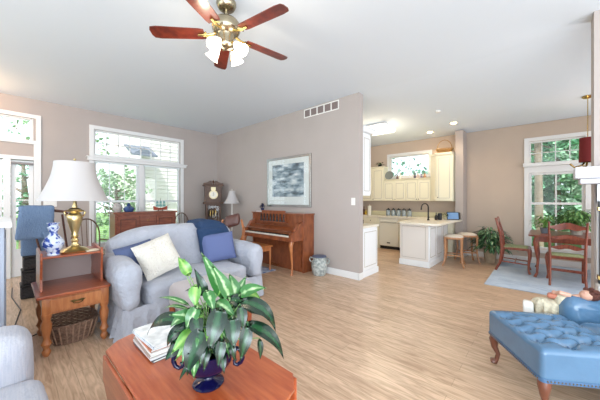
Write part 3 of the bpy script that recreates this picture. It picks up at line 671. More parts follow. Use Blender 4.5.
# ---- white cabinet at the left edge and slipcovered armchair
wc = thing('tall_cabinet', 'white painted cabinet with a pale top at the left edge', 'cabinet', (-.3, 3.6, 0))
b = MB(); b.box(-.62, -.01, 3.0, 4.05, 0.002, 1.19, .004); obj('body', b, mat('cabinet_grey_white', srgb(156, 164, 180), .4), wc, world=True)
b = MB(); b.box(-.65, .03, 2.96, 4.1, 1.19, 1.225, .006); obj('top', b, cabw_m, wc, world=True)
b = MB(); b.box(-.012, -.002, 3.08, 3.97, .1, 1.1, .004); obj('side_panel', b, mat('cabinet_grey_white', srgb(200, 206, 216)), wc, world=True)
strip = mat('striped_slipcover', srgb(190, 190, 198), .9, col2=srgb(176, 178, 190), scale=14, stretch=(12, .6, 1), bump=.3, bscale=60)
ac = thing('armchair', 'pale striped slipcovered armchair cropped at the bottom left corner', 'armchair', (-.45, 1.7, 0))
b = MB(); b.soft(-.85, .10, 1.98, 2.30, .05, .70, .11, n=12, nz=.008); obj('arm', b, strip, ac, 'y', world=True)
b = MB(); b.soft(-.85, .10, 1.0, 1.3, .05, .6, .11, n=12, nz=.008); obj('arm', b, strip, ac, 'y', world=True)
b = MB(); b.soft(-.8, .14, 1.27, 2.02, .1, .47, .07, n=12, puff=.02, nz=.006); obj('seat', b, strip, ac, 'y', world=True)
b = MB(); b.soft(-1.02, -.72, 1.0, 2.28, .05, .9, .12, n=12, nz=.008); obj('backrest', b, strip, ac, 'y', world=True)

# ---- dark chair with a blanket by the window wall, windsor chairs
dc = thing('wooden_armchair', 'dark wooden chair with curved top rail holding a blue blanket by the sidelight', 'chair', (.55, 5.05, 0))
b = MB(); b.prism(rrect(.30, .80, 4.82, 5.28, .08), .43, .47, 'z', bev=.008); obj('seat', b, darkwood, dc, True, world=True)
for sx, sy in ((.34, 4.86), (.76, 4.86), (.34, 5.24), (.76, 5.24)):
    b = MB(); b.tube([(sx, sy, .0), (sx+(.02 if sx < .5 else -.02), sy, .44)], [.018, .024], 10); obj('leg', b, darkwood, dc, True, world=True)
b = MB(); b.tube([(.20, 5.26, 1.17), (.30, 5.31, 1.22), (.45, 5.33, 1.24), (.58, 5.31, 1.22), (.68, 5.26, 1.15)], [.05, .06, .065, .06, .045], 10, flat=.3)
obj('top_rail', b, darkwood, dc, True, world=True)
b = MB()
for k in range(5):
    x = .22+k*.112; b.tube([(.36+k*.09, 5.24, .46), (x, 5.28, 1.18)], .013, 8)
obj('back_spindles', b, darkwood, dc, True, world=True)
bl = mat('blue_blanket', srgb(98, 120, 152), .95, bump=.5, bscale=60, col2=srgb(116, 138, 168), scale=20, stretch=(20, 1, 1))
b = MB()
b.soft(.11, .47, 5.16, 5.215, .86, 1.30, .025, n=12, nz=.012, warp=lambda p: p+Vector(((1.26-p.z)*-.10, (1.26-p.z)*-.1, 0)))
b.soft(.11, .47, 5.17, 5.44, 1.24, 1.315, .035, n=8, nz=.01)
b.soft(.13, .45, 5.40, 5.45, .6, 1.28, .022, n=8, nz=.01)
b.soft(.34, .46, 5.08, 5.13, .5, .95, .03, n=8, nz=.012, warp=lambda p: p+Vector(((.9-p.z)*.25, 0, 0)))
one('blanket', 'blue blanket folded over the back of the dark wooden chair', 'blanket', b, bl, 'y')
def windsor(name, label, loc, rotz, h=.98):
    t = thing(name, label, 'chair', loc, rotz, 'bow-back chairs along the windows')
    b = MB(); b.prism(rrect(-.23, .23, -.21, .21, .09), .43, .465, 'z', bev=.01); obj('seat', b, chairw2, t, True)
    for sx in (-1, 1):
        for sy in (-1, 1): b = MB(); b.tube([(sx*.21, sy*.2, 0), (sx*.19, sy*.18, .15), (sx*.15, sy*.14, .44)], [.012, .02, .014], 8); obj('leg', b, chairw2, t, True)
    b = MB(); pts = [(-.19, .17, .46)]
    for k in range(13): a = PI*k/12; pts.append((-.21*math.cos(a), .22, .74+(h-.74)*math.sin(a)))
    pts.append((.19, .17, .46)); b.tube(pts, .012, 8); obj('bow', b, chairw2, t, True)
    b = MB()
    for k in range(-2, 3): x = k*.07; b.tube([(x*.9, .17, .46), (x*1.1, .22, .74+(h-.74)*math.sqrt(max(0, 1-(x*1.1/.21)**2)))], .006, 6)
    obj('spindles', b, chairw2, t, True)
    for q_ in (-1, 1): b = MB(); b.tube([(q_*.2, .2, .68), (q_*.25, .0, .67), (q_*.24, -.15, .66)], .012, 8); obj('arm_rest', b, chairw2, t, True)
    return t
chairw2 = wood('windsor_wood', srgb(96, 70, 56), srgb(126, 96, 76), .4)
wd = windsor('windsor_chair', 'bow-back spindle chair seen behind the brass lamp', (1.0, 5.75, 0), .25, 1.06)
dup(wd, (3.05, 6.62, 0), 0.2, 'bow-back spindle chair right of the low sideboard', 'bow-back chairs along the windows')

# ---- sideboard
sb = thing('sideboard', 'reddish brown wooden sideboard with panel doors under the big window', 'cabinet', (2.12, 6.55, 0))
HX0, HX1, HY = 1.45, 2.72, 6.42
b = MB(); b.box(HX0+.03, HX1-.03, HY, 6.82, .08, 1.10, .004); obj('body', b, redwood, sb, world=True)
b = MB(); b.box(HX0, HX1, HY-.03, 6.85, 1.10, 1.135, .008); obj('top', b, redwood, sb, world=True)
b = MB(); b.box(HX0+.03, HX1-.03, HY-.01, 6.82, 0.001, .08, .004); obj('plinth', b, redwood, sb, world=True)
for i, (a0, a1) in enumerate(((HX0+.07, HX0+.46), (HX1-.46, HX1-.07))):
    d = obj('door', MB().box(a0, a1, HY-.018, HY, .14, 1.05, .004), redwood, sb, world=True)
    b = MB(); frame_rect(b, 'y', HY-.026, HY-.018, a0+.05, a1-.05, .2, .99, .012); obj('door_moulding', b, darkwood, d, world=True)
    b = MB(); b.sphere(((a1-.03) if i == 0 else (a0+.03), HY-.035, .7), .014); obj('knob', b, brass, d, True, world=True)
d = obj('drawer', MB().box(HX0+.48, HX1-.48, HY-.018, HY, .86, 1.05, .004), redwood, sb, world=True)
b = MB(); b.sphere(((HX0+HX1)/2, HY-.032, .955), .014); obj('knob', b, brass, d, True, world=True)
d = obj('door', MB().box(HX0+.48, HX1-.48, HY-.018, HY, .14, .84, .004), redwood, sb, world=True)
b = MB(); b.lathe([(0, 0), (.05, 0), (.085, .06), (.09, .11), (.06, .16), (.04, .18), (.055, .2), (.03, .2), (0, .15)]); one('vase', 'pale grey rounded vase on the left end of the sideboard', 'vase', b, mat('grey_glaze', srgb(180, 176, 174), .3, var=.15, scale=20), True, loc=(1.56, 6.58, 1.136))
b = MB(); b.lathe([(0, 0), (.07, 0), (.1, .04), (.1, .08), (.06, .115), (.03, .13), (.045, .15), (.02, .15), (0, .1)]); b.sphere((.0, .0, .16), .03)
one('vase', 'squat dark blue vase beside the grey one on the sideboard', 'vase', b, mat('blue_glaze', srgb(60, 84, 132), .25, var=.25, scale=25), True, loc=(1.76, 6.56, 1.136))
ms = thing('model_ship', 'small model sailing ship with red hull and teal sails on the sideboard', 'ornament', (2.40, 6.56, 1.136))
b = MB()
hl = []
for k in range(9):
    t = k/8; x = -.15+.3*t; wz = .035*math.sin(PI*min(1, .15+.8*t))+.004; hl.append((x, wz, .07+.05*(2*t-1)**2))
vs = [[b.bm.verts.new((x, -w_, z)), b.bm.verts.new((x, 0, .02)), b.bm.verts.new((x, w_, z))] for x, w_, z in hl]
for i in range(8):
    for j in range(2): b.bm.faces.new((vs[i][j], vs[i+1][j], vs[i+1][j+1], vs[i][j+1]))
    b.bm.faces.new((vs[i][2], vs[i+1][2], vs[i+1][0], vs[i][0]))
b.bm.faces.new(vs[0]); b.bm.faces.new(vs[-1][::-1])
obj('hull', b, mat('ship_red', srgb(176, 84, 66), .5), ms, True)
b = MB(); b.box(-.06, .06, -.03, .03, 0, .012, .002); b.box(-.05, -.04, -.02, .02, .01, .06); b.box(.04, .05, -.02, .02, .01, .06); obj('stand', b, darkwood, ms)
b = MB()
for x, h in ((-.07, .22), (0, .27), (.075, .21)): b.tube([(x, 0, .06), (x, 0, h+.03)], .003, 6)
b.tube([(.14, 0, .11), (.21, 0, .15)], .003, 6); obj('masts', b, darkwood, ms, True)
b = MB()
for x, h in ((-.07, .21), (0, .25), (.075, .2)):
    for q in (0, 1): z0 = .10+q*.07; w_ = .035-.01*q; b.prism([(x-w_, z0), (x+w_, z0), (x+w_*.8, z0+.055), (x-w_*.8, z0+.055)], -.014, -.010, 'y')
obj('sails', b, mat('sail_teal', srgb(120, 168, 166), .8), ms)

# ---- wall plates, vent, picture
pm = mat('plate_white', srgb(236, 234, 230), .4)
b = MB(); b.box(.47, .66, YW-.008, YW-.0005, 1.26, 1.40, .003); t = thing('light_switch', 'white triple switch plate on the wall behind the brass lamp', 'switch', (.565, YW-.004, 1.26))
obj('plate', b, pm, t, world=True)
for k in range(3): obj('toggle', MB().box(.51+k*.055-.008, .51+k*.055+.008, YW-.014, YW-.008, 1.31, 1.35, .002), pm, t, world=True)
t = thing('light_switch', 'white single switch plate near the end of the partition wall', 'switch', (XP-.004, 2.49, 1.30))
obj('plate', MB().box(XP-.008, XP-.0005, 2.45, 2.53, 1.30, 1.43, .003), pm, t, world=True); obj('toggle', MB().box(XP-.014, XP-.008, 2.48, 2.50, 1.35, 1.38, .002), pm, t, world=True)
t = thing('air_vent', 'long white return air vent high on the partition wall', 'vent', (XP-.01, 3.2, 3.07))
b = MB(); frame_rect(b, 'x', XP-.014, XP-.001, 2.79, 3.64, 3.06, 3.235, .02)
for k in range(1, 5): y = 2.79+.85*k/5; b.box(XP-.014, XP-.001, y-.012, y+.012, 3.075, 3.22)
obj('frame', b, pm, t, world=True)
b = MB(); b.box(XP-.004, XP-.001, 2.8, 3.63, 3.07, 3.225); obj('backing', b, mat('vent_dark', srgb(120, 104, 100), .8), t, world=True)
b = MB()
for k in range(40): y = 2.82+k*.0205; b.box(XP-.009, XP-.004, y, y+.006, 3.08, 3.215)
obj('louvres', b, mat('vent_louvre', srgb(150, 138, 134), .6), t, world=True)
pc = thing('framed_picture', 'silver framed blue and grey landscape print above the piano', 'picture', (XP-.02, 4.1, 1.25))
b = MB(); frame_rect(b, 'x', XP-.035, XP-.001, 3.44, 4.78, 1.24, 2.33, .05); obj('frame', b, mat('silver_frame', srgb(178, 178, 176), .25, .9), pc, world=True)
b = MB(); b.box(XP-.016, XP-.001, 3.48, 4.74, 1.28, 2.29); obj('mat_board', b, mat('mat_board', srgb(214, 220, 218), .8), pc, world=True)
pr = bpy.data.materials.new('landscape_print'); pr.use_nodes = True; nt = pr.node_tree; pb = nt.nodes['Principled BSDF']; pb.inputs['Roughness'].default_value = .8
tc = nt.nodes.new('ShaderNodeTexCoord'); mp = nt.nodes.new('ShaderNodeMapping'); mp.inputs['Scale'].default_value = (1, 1.6, 5); nt.links.new(tc.outputs['Object'], mp.inputs[0])
n = nt.nodes.new('ShaderNodeTexNoise'); n.inputs['Scale'].default_value = 1.9; n.inputs['Detail'].default_value = 7; nt.links.new(mp.outputs[0], n.inputs['Vector'])
r = nt.nodes.new('ShaderNodeValToRGB'); nt.links.new(n.outputs[0], r.inputs[0])
for p_, c_ in ((.36, srgb(62, 76, 84)), (.46, srgb(108, 130, 142)), (.55, srgb(168, 184, 192)), (.66, srgb(216, 222, 222))):
    e = r.color_ramp.elements.new(p_); e.color = c_
r.color_ramp.elements[0].color = srgb(50, 62, 60); r.color_ramp.elements[-1].color = srgb(226, 230, 230); nt.links.new(r.outputs[0], pb.inputs['Base Color'])
b = MB(); b.box(XP-.018, XP-.016, 3.64, 4.60, 1.46, 2.17); obj('print', b, pr, pc, world=True)
b = MB(); b.box(XP-.024, XP-.022, 3.48, 4.74, 1.28, 2.29); obj('glazing', b, glass, pc, world=True)

# ---- grandfather clock, floor lamp
ck = thing('grandfather_clock', 'tall brown grandfather clock with scroll pediment in the corner', 'clock', (3.76, 6.62, 0), -.42)
b = MB(); b.box(-.24, .24, -.15, .13, .002, .45, .006); obj('base', b, clockw, ck)
b = MB(); frame_rect(b, 'y', -.13, -.10, -.19, .19, .45, 1.28, .045); b.box(-.19, -.175, -.10, .11, .45, 1.28); b.box(.175, .19, -.10, .11, .45, 1.28); b.box(-.19, .19, .09, .11, .45, 1.28); obj('trunk', b, clockw, ck)
b = MB(); b.box(-.15, .15, -.12, -.117, .5, 1.24); obj('trunk_glass', b, glass, ck)
b = MB(); b.box(-.25, .25, -.16, .12, 1.28, 1.33, .008); b.box(-.21, .21, -.135, .11, 1.33, 1.78, .005); b.box(-.26, .26, -.165, .12, 1.76, 1.80, .008); obj('hood', b, clockw, ck)
b = MB()
for s in (-1, 1):
    b.prism([(s*.25, 1.80), (s*.03, 1.80), (s*.03, 1.84), (s*.05, 1.90), (s*.1, 1.89), (s*.16, 1.85), (s*.25, 1.83)][::s], -.155, -.11, 'y', bev=.004)
b.lathe([(0, 1.8), (.02, 1.8), (.02, 1.84), (.03, 1.87), (.01, 1.9), (0, 1.93)], (0, -.13, 0), 12); obj('pediment', b, clockw, ck, True)
b = MB(); b.lathe([(0, 0), (.115, 0), (.115, .006), (0, .006)], (0, -.136, 1.53), 28, M=rx(PI/2)); b.box(-.06, .06, -.142, -.136, 1.64, 1.73, .02); dl = obj('dial', b, mat('clock_dial', srgb(216, 200, 160), .35, .2), ck)
b = MB(); b.lathe([(0, 0), (.085, 0), (.085, .003), (0, .003)], (0, -.1425, 1.53), 28, M=rx(PI/2)); obj('chapter_ring', b, mat('dial_white', srgb(232, 228, 214), .5), dl)
b = MB(); b.box(-.003, .003, -.149, -.146, 1.53, 1.59); b.box(-.003, .003, -.149, -.146, 1.495, 1.53, rot=Matrix.Rotation(1.1, 3, 'Y')); obj('hands', b, black, dl)
b = MB()
for x in (-.07, 0, .07): b.tube([(x, -.03, 1.26), (x, -.03, 1.1)], .002, 5); b.lathe([(0, 0), (.018, 0), (.018, .15), (0, .15)], (x, -.03, .95), 12)
b.tube([(0, .0, 1.2), (0, 0, .7)], .004, 5); b.lathe([(0, 0), (.05, 0), (.05, .01), (0, .01)], (0, 0, .66), 20, M=rx(PI/2)); obj('pendulum_and_weights', b, brass, ck, True)
FLX, FLY = 3.87, 5.88
fl = thing('floor_lamp', 'white floor lamp with bell shade between the clock and the piano', 'lamp', (FLX, FLY, 0))
wl = mat('white_enamel', srgb(228, 226, 222), .35)
b = MB(); b.lathe([(0, .001), (.14, .001), (.14, .02), (.06, .035), (.02, .06), (0, .06)]); obj('base', b, wl, fl, True)
b = MB(); b.tube([(0, 0, .03), (0, 0, 1.34)], .012, 10); b.lathe([(.012, .9), (.022, .93), (.012, .96)]); b.tube([(0, 0, 1.34), (0, 0, 1.65)], .004, 6); b.sphere((0, 0, 1.655), .012); obj('pole', b, wl, fl, True)
obj('lamp_shade', bellshade(.205, .075, 1.30, 1.62), shade_m, fl, True)

# ---- piano
PN = thing('upright_piano', 'reddish brown upright console piano against the partition wall', 'piano', (3.85, 4.15, 0))
PY0, PY1 = 3.37, 4.93
b = MB(); b.box(3.82, 4.095, PY0+.03, PY1-.03, .001, 1.10, .004); obj('case', b, pianow, PN, world=True)
for y in (PY0, PY1-.035): obj('side_panel', MB().box(3.79, 4.10, y, y+.035, .001, 1.10, .006), pianow, PN, world=True)
b = MB(); b.box(3.77, 4.105, PY0-.015, PY1+.015, 1.10, 1.125, .006); obj('lid', b, pianow, PN, world=True)
b = MB(); b.box(3.48, 3.80, PY0+.02, PY1-.02, .62, .70, .006); obj('key_bed', b, pianow, PN, world=True)
for y in (PY0+.02, PY1-.10):
    b = MB(); b.prism([(3.49, .70), (3.80, .70), (3.80, .97), (3.70, .93), (3.60, .80), (3.49, .78)], y, y+.08, 'y'); 
    obj('key_cheek', b, pianow, PN, world=True)
b = MB(); b.box(3.50, 3.64, PY0+.1, PY1-.1, .70, .722, .002); obj('white_keys', b, mat('ivory', srgb(230, 226, 214), .3), PN, world=True)
b = MB(); yy = PY0+.13; k = 0
while yy < PY1-.13:
    if k % 7 not in (2, 6): b.box(3.56, 3.64, yy, yy+.012, .722, .732)
    yy += .0265; k += 1
obj('black_keys', b, black, PN, world=True)
b = MB(); b.box(3.64, 3.80, PY0+.1, PY1-.1, .71, .80, .01); b.prism([(3.56, .805), (3.74, .86), (3.80, .86), (3.80, .835), (3.57, .79)], PY0+.1, PY1-.1, 'y'); obj('fallboard', b, pianow, PN, world=True)
md = obj('music_desk', MB().box(3.72, 3.80, 3.80, 4.64, .925, .95, .004).box(3.765, 3.80, 3.86, 4.58, .95, 1.17, .004), pianow, PN, world=True)
for y in (PY0+.07, PY1-.07):
    b = MB(); b.tube([(3.54, y, .62), (3.515, y, .55), (3.53, y, .4), (3.55, y, .2), (3.545, y, .06), (3.53, y, .0)], [.045, .042, .028, .02, .018, .026], 10); obj('leg', b, honey, PN, True, world=True)
b = MB(); b.box(3.80, 3.82, PY0+.08, PY1-.08, .1, .58, .004); obj('knee_panel', b, pianow, PN, world=True)
b = MB()
for y in (4.06, 4.15, 4.24): b.box(3.70, 3.80, y-.012, y+.012, .06, .072, .004)
obj('pedals', b, brass, PN, world=True)
# figurines standing on the piano ledge
fgm = mat('dark_bronze', srgb(52, 40, 40), .4, .4)
def fig():
    b = MB(); b.lathe([(0, 0), (.027, 0), (.024, .02), (.012, .055), (.021, .085), (.015, .105), (.008, .112), (.017, .13), (.015, .147), (0, .156)], n=10); return b
f0 = one('figurine', 'dark bronze figurine at the near end of the row on the piano', 'figurine', fig(), fgm, True, 'figurines on the piano music ledge', loc=(3.742, 3.86, .9505))
fn = ['second', 'third', 'fourth', 'fifth', 'sixth', 'seventh']
for k in range(7):
    o = f0.copy(); C.objects.link(o); o.location = (3.742, 3.86+.1*(k+1), .9505)
    o['label'] = ('dark bronze figurine, %s from the near end of the row on the piano' % fn[k]) if k < 6 else 'dark bronze figurine at the far end of the row on the piano'
b = MB(); b.box(-.1, .1, -.14, .14, 0, .02, .003); one('music_book', 'red brown music book lying on top of the piano', 'book', b, mat('rust_book', srgb(150, 92, 78), .6), loc=(3.93, 4.3, 1.126), rotz=.1)
b = MB(); b.box(-.1, .1, -.13, .13, 0, .018, .003); one('music_book', 'white music book by the left end of the piano top', 'book', b, mat('white_book', srgb(222, 220, 222), .6), loc=(3.93, 4.72, 1.126), rotz=-.1)
fpt = thing('flower_pot', 'small dark blue pot of violets on the far end of the piano', 'plant', (3.96, 5.0-.22, 1.145))
b = MB(); b.lathe([(0, 0), (.03, 0), (.045, .06), (.04, .06), (0, .05)]); obj('pot', b, mat('blue_pot', srgb(40, 46, 84), .3), fpt, True)
b = MB(); rnd = random.Random(5)
for k in range(60):
    d = Vector((rnd.gauss(0, 1), rnd.gauss(0, 1), rnd.gauss(.4, .7))).normalized(); p = Vector((0, 0, .085)) + d*.05*rnd.random(); b.leaf(p, p+d*.05, .035, (0, 0, 1), .2, .2, 4)
obj('blooms', b, mat('violet_leaf', srgb(50, 52, 92), .6), fpt, 'leaf')
# bench
bn = thing('piano_bench', 'honey wood piano bench with curved legs tucked at the keyboard', 'bench', (3.36, 4.38, 0))
b = MB(); b.box(3.17, 3.56, 3.97, 4.78, .465, .50, .01); obj('lid', b, honey, bn, world=True)
b = MB(); b.box(3.20, 3.53, 4.0, 4.75, .39, .465, .004); obj('apron', b, honey, bn, world=True)
for x in (3.21, 3.52):
    for y in (4.02, 4.73): b = MB(); b.tube([(x, y, .44), (x, y, .34), (x+.0, y, .18), (x, y, .05), (x, y, .012)], [.028, .026, .016, .014, .02], 8); obj('leg', b, honey, bn, True, world=True)
rugb = mat('blue_patterned_rug', srgb(70, 92, 140), .95, col2=srgb(196, 206, 220), scale=9)
b = MB(); b.box(2.95, 3.60, 3.93, 5.3, .001, .011, .003); one('area_rug', 'small blue and white patterned rug under the piano bench', 'rug', b, rugb)
# wooden chair with brown leather headrest behind the loveseat
lc = thing('leather_chair', 'carved wooden chair with brown leather headrest left of the piano', 'chair', (2.80, 4.34, 0), -.75)
lth = mat('brown_leather', srgb(96, 62, 56), .4, bump=.3, bscale=25, coat=.2)
b = MB(); b.soft(-.26, .26, -.25, .25, .38, .5, .05, puff=.01); obj('seat', b, lth, lc, 'y')
b = MB(); b.soft(-.2, .2, .2, .34, .86, 1.1, .068, n=10, warp=lambda p: Vector((p.x*.75, p.y+(p.z-.8)*.2, p.z+.05*math.sin(p.x*4)))); obj('headrest', b, lth, lc, 'y', label='brown leather headrest cushion')
for s in (-1, 1):
    b = MB(); b.tube([(s*.24, .22, .0), (s*.24, .22, .45), (s*.22, .25, .85), (s*.18, .31, 1.0)], [.02, .024, .022, .02], 8); obj('back_post', b, honey, lc, True)
    b = MB(); b.tube([(s*.24, -.2, .0), (s*.24, -.2, .62), (s*.25, -.24, .7)], [.018, .022, .022], 8); obj('leg', b, honey, lc, True)
    b = MB(); b.tube([(s*.24, .24, .86), (s*.26, .05, .78), (s*.26, -.18, .71), (s*.26, -.26, .68)], [.02, .024, .026, .03], 8); obj('arm_rest', b, honey, lc, True)
# stoneware jar basket by the piano
bj = thing('stoneware_jar', 'grey green stoneware jar with two loop handles beside the piano', 'jar', (3.93, 3.10, 0), .3)
jm = mat('stoneware', srgb(130, 138, 136), .6, col2=srgb(196, 200, 196), scale=24, bump=.5, bscale=50)
b = MB(); b.lathe([(0, .001), (.11, .001), (.125, .03), (.145, .12), (.15, .2), (.13, .27), (.115, .29), (.118, .33), (.132, .345), (.12, .345), (.105, .31), (.1, .28), (0, .1)], n=26); obj('body', b, jm, bj, True)
b = MB(); b.lathe([(.128, .335), (.136, .342), (.128, .35)], n=26); obj('rim_band', b, mat('jar_blue', srgb(80, 92, 120), .5), bj, True)
for s in (-1, 1):
    b = MB(); b.tube([(0, s*.125, .3), (0, s*.18, .31), (0, s*.195, .265), (0, s*.17, .225), (0, s*.14, .23)], .014, 8); obj('handle', b, jm, bj, True)

# ---- ceiling fan
fx, fy = 1.40, 2.22
cf = thing('ceiling_fan', 'nickel and brass ceiling fan with five reddish wood blades and lit glass shades', 'fan', (fx, fy, 0))
b = MB(); b.lathe([(0, 3.259), (.09, 3.259), (.092, 3.235), (.075, 3.2), (.06, 3.19), (0, 3.19)], n=24); obj('canopy', b, nickel, cf, True)
b = MB(); b.lathe([(.014, 3.2), (.014, 3.13), (.04, 3.12), (.045, 3.1), (.02, 3.09)], n=14); obj('downrod', b, nickel, cf, True)
b = MB(); b.lathe([(0, 3.1), (.06, 3.1), (.11, 3.08), (.13, 3.05), (.13, 3.0), (.11, 2.965), (.075, 2.95), (.06, 2.9), (.07, 2.87), (.06, 2.84), (.03, 2.82), (0, 2.81)], n=28); obj('motor_housing', b, nickel, cf, True)
for k in range(5):
    a = math.radians(-80+72*k); M = Matrix.Rotation(a, 4, 'Z') @ Matrix.Rotation(math.radians(10), 4, 'X')
    bm_ = MB(); poly = [(.20, -.055), (.24, -.062), (.62, -.072), (.675, -.062), (.69, -.03), (.69, .03), (.675, .062), (.62, .072), (.24, .062), (.20, .055)]
    bm_.prism(poly, -.004, .004, 'z', M=tr(0, 0, 2.955) @ M); bo = obj('blade', bm_, bladew, cf)
    b2 = MB(); b2.tube([(.09, 0, .015), (.14, 0, -.004), (.19, 0, -.012), (.26, .0, -.012)], [.014, .012, .016, .012], 8); b2.tube([(.18, -.035, -.01), (.22, 0, -.012), (.18, .035, -.01)], .008, 6)
    b2.bm.transform(tr(0, 0, 2.955) @ M); obj('blade_arm', b2, brass, cf, True)
gl_m = mat('lit_frosted_glass', srgb(255, 250, 240), .5, emit=(1, .9, .74, 1), es=5)
for k in range(4):
    a = math.radians(20+90*k); c, s_ = math.cos(a), math.sin(a); ax = Vector((c*.75, s_*.75, -.8)).normalized()
    b = MB(); b.tube([(c*.03, s_*.03, 2.86), (c*.07, s_*.07, 2.875), (c*.1, s_*.1, 2.85)], .01, 8); obj('lamp_arm', b, brass, cf, True)
    q = Vector((0, 0, 1)).rotation_difference(ax).to_matrix().to_4x4()
    b = MB(); b.lathe([(.022, 0), (.03, .015), (.042, .05), (.05, .085), (.066, .115), (.062, .115), (.046, .085), (.037, .05), (.02, .005)], n=18); b.bm.transform(tr(c*.1, s_*.1, 2.85) @ q); obj('glass_shade', b, gl_m, cf, True)
    point('fan_bulb', (fx+c*.1+ax.x*.16, fy+s_*.1+ax.y*.16, 2.85+ax.z*.16), 5, (1, .84, .62), .04)
b = MB(); b.tube([(.03, -.03, 2.83), (.03, -.03, 2.72)], .002, 5); b.sphere((.03, -.03, 2.71), .008); obj('pull_chain', b, brass, cf, True)

# ---- leather ottoman
ub = mat('blue_leather', srgb(82, 118, 150), .22, bump=.12, bscale=30, coat=.35, var=.06, scale=5)
OA = .575
ot = thing('tufted_ottoman', 'sky blue tufted leather ottoman on carved cabriole legs at the right', 'ottoman', (2.71, -.045, 0), OA)
OW, OD = .65, .56   # along local x, local y
def tuft(nx, ny, w_, d_, dep):
    bt = []
    for j in range(ny):
        for i in range(nx + (j % 2)):
            x = (i + (.5 if j % 2 == 0 else 0))/nx*w_*.9 - w_*.45 if True else 0
            y = (j+.5)/ny*d_-d_/2
            if abs(x) < w_*.44: bt.append((x, y))
    def f(p, bt=bt):
        q = p.copy()
        k = sum(math.exp(-((p.x-a)**2+(p.y-c)**2)/.0016) for a, c in bt)
        q.z -= dep*min(1, k)
        # diagonal pleats
        for a, c in bt:
            for a2, c2 in bt:
                dd = math.hypot(a-a2, c-c2)
                if (a2, c2) > (a, c) and dd < .19 and abs(c-c2) > .02:
                    t = max(0, min(1, ((p.x-a)*(a2-a)+(p.y-c)*(c2-c))/dd/dd)); e = math.hypot(p.x-a-t*(a2-a), p.y-c-t*(c2-c))
                    q.z -= dep*.55*math.exp(-(e/.013)**2)
        return q
    return f, bt
tf, bts = tuft(5, 4, OW, OD, .045)
b = MB(); b.soft(-OW/2, OW/2, -OD/2, OD/2, .245, .445, .03, puff=.03, n=44, warp=lambda p: tf(p) if p.z > .42 else p)
obj('cushion', b, ub, ot, 'y')
b = MB(); b.prism(rrect(-OW/2-.004, OW/2+.004, -OD/2-.004, OD/2+.004, .03, 4), .238, .262, 'z', bev=.004); obj('welt', b, mat('blue_leather_dark', srgb(70, 104, 140), .35, coat=.2), ot, True)
nail = mat('nail_brass', srgb(110, 90, 60), .3, 1)
for q_ in (-1, 1):
    b = MB()
    for i in range(34): b.sphere((-OW/2+.03+i*(OW-.06)/33, q_*(OD/2+.004), .252), .005, n=6)
    obj('nailhead_row', b, nail, ot, True); b = MB()
    for i in range(26): b.sphere((q_*(OW/2+.004), -OD/2+.03+i*(OD-.06)/25, .252), .005, n=6)
    obj('nailhead_row', b, nail, ot, True)
for x, y in bts: b = MB(); b.sphere((x, y, .436), .009, .009, .005, n=8); obj('button', b, MC['blue_leather_dark'], ot, True)
def cabriole(x, y, sx, sy, top):
    b = MB(); k = .7071
    pts = [(0, 0, top), (.02, .02, top-.05), (.016, .016, top-.11), (-.004, -.004, top-.16), (.004, .004, .04), (.02, .02, .018), (.022, .022, .004)]
    b.tube([(x+sx*p[0]*k*1.3, y+sy*p[1]*k*1.3, p[2]) for p in pts], [.04, .036, .024, .017, .016, .03, .022], 10); return b
for sx in (-1, 1):
    for sy in (-1, 1): obj('leg', cabriole(sx*(OW/2-.05), sy*(OD/2-.05), sx, sy, .25), darkwood2 if False else honey if False else mat('walnut_leg', srgb(110, 62, 44), .3, coat=.4, var=.15, scale=10), ot, True)
# leather chair beyond
lw = thing('leather_armchair', 'sky blue leather armchair with rolled arm behind the tufted ottoman', 'armchair', (3.06, -.615, 0), OA)
b = MB(); b.soft(-.3, .26, -.3, .375, .2, .43, .07, puff=.03, n=14, nz=.01); obj('seat', b, ub, lw, 'y')
for s in (1, -1):
    b = MB(); b.soft(s*.36-.1, s*.36+.1, -.32, .375, .15, .565, .09, n=14, nz=.012, warp=lambda p: p+Vector((0, 0, .03*math.sin(p.y*5)))); obj('arm', b, ub, lw, 'y')
b = MB(); b.soft(-.4, .4, -.44, -.28, .2, 1.0, .078, n=14, nz=.01); obj('backrest', b, ub, lw, 'y')
for sx in (-1, 1):
    for sy in (-1, 1): b = MB(); b.tube([(sx*.36, sy*.3-.06, .0), (sx*.36, sy*.3-.06, .22)], [.018, .03], 8); obj('leg', b, mat('walnut_leg', srgb(110, 62, 44)), lw, True)

# ---- doll lying over the arm
dl = thing('doll', 'brown haired doll in a cream lace dress lying between the ottoman and the armchair arm', 'doll', (3.3, -.1, 0))
skin = mat('doll_porcelain', srgb(206, 158, 136), .45); lace = mat('cream_lace', srgb(206, 196, 172), .9, bump=1, bscale=45, var=.15, scale=30)
A0 = Vector((3.22, .0, .46)); A1 = Vector((3.28, -.14, .54)); A2 = Vector((3.27, -.22, .58)); A3 = Vector((3.27, -.30, .61))
b = MB()
def skirt(p):
    a_ = math.atan2(p.y+.06, p.x-3.28); t = (.6-p.z)/.3
    return p + Vector((math.cos(a_), math.sin(a_), 0))*.018*math.sin(a_*9)*t
b.soft(3.21, 3.37, -.17, .05, .27, .53, .09, n=16, nz=.022, warp=skirt); b.soft(3.22, 3.34, -.27, -.10, .48, .59, .05, n=8, nz=.012)
obj('dress', b, lace, dl, 'y', world=True)
b = MB(); b.soft(3.20, 3.30, .03, .11, .22, .47, .02, n=8, nz=.01); obj('petticoat', b, mat('white_cotton', srgb(232, 230, 224), .9), dl, 'y', world=True)
b = MB(); b.sphere(A3, .042, .046, .042, 14); b.tube([A2, A3], .017, 8); b.sphere(A3+Vector((-.03, .012, .03)), .008, n=8); obj('head', b, skin, dl, True, world=True)
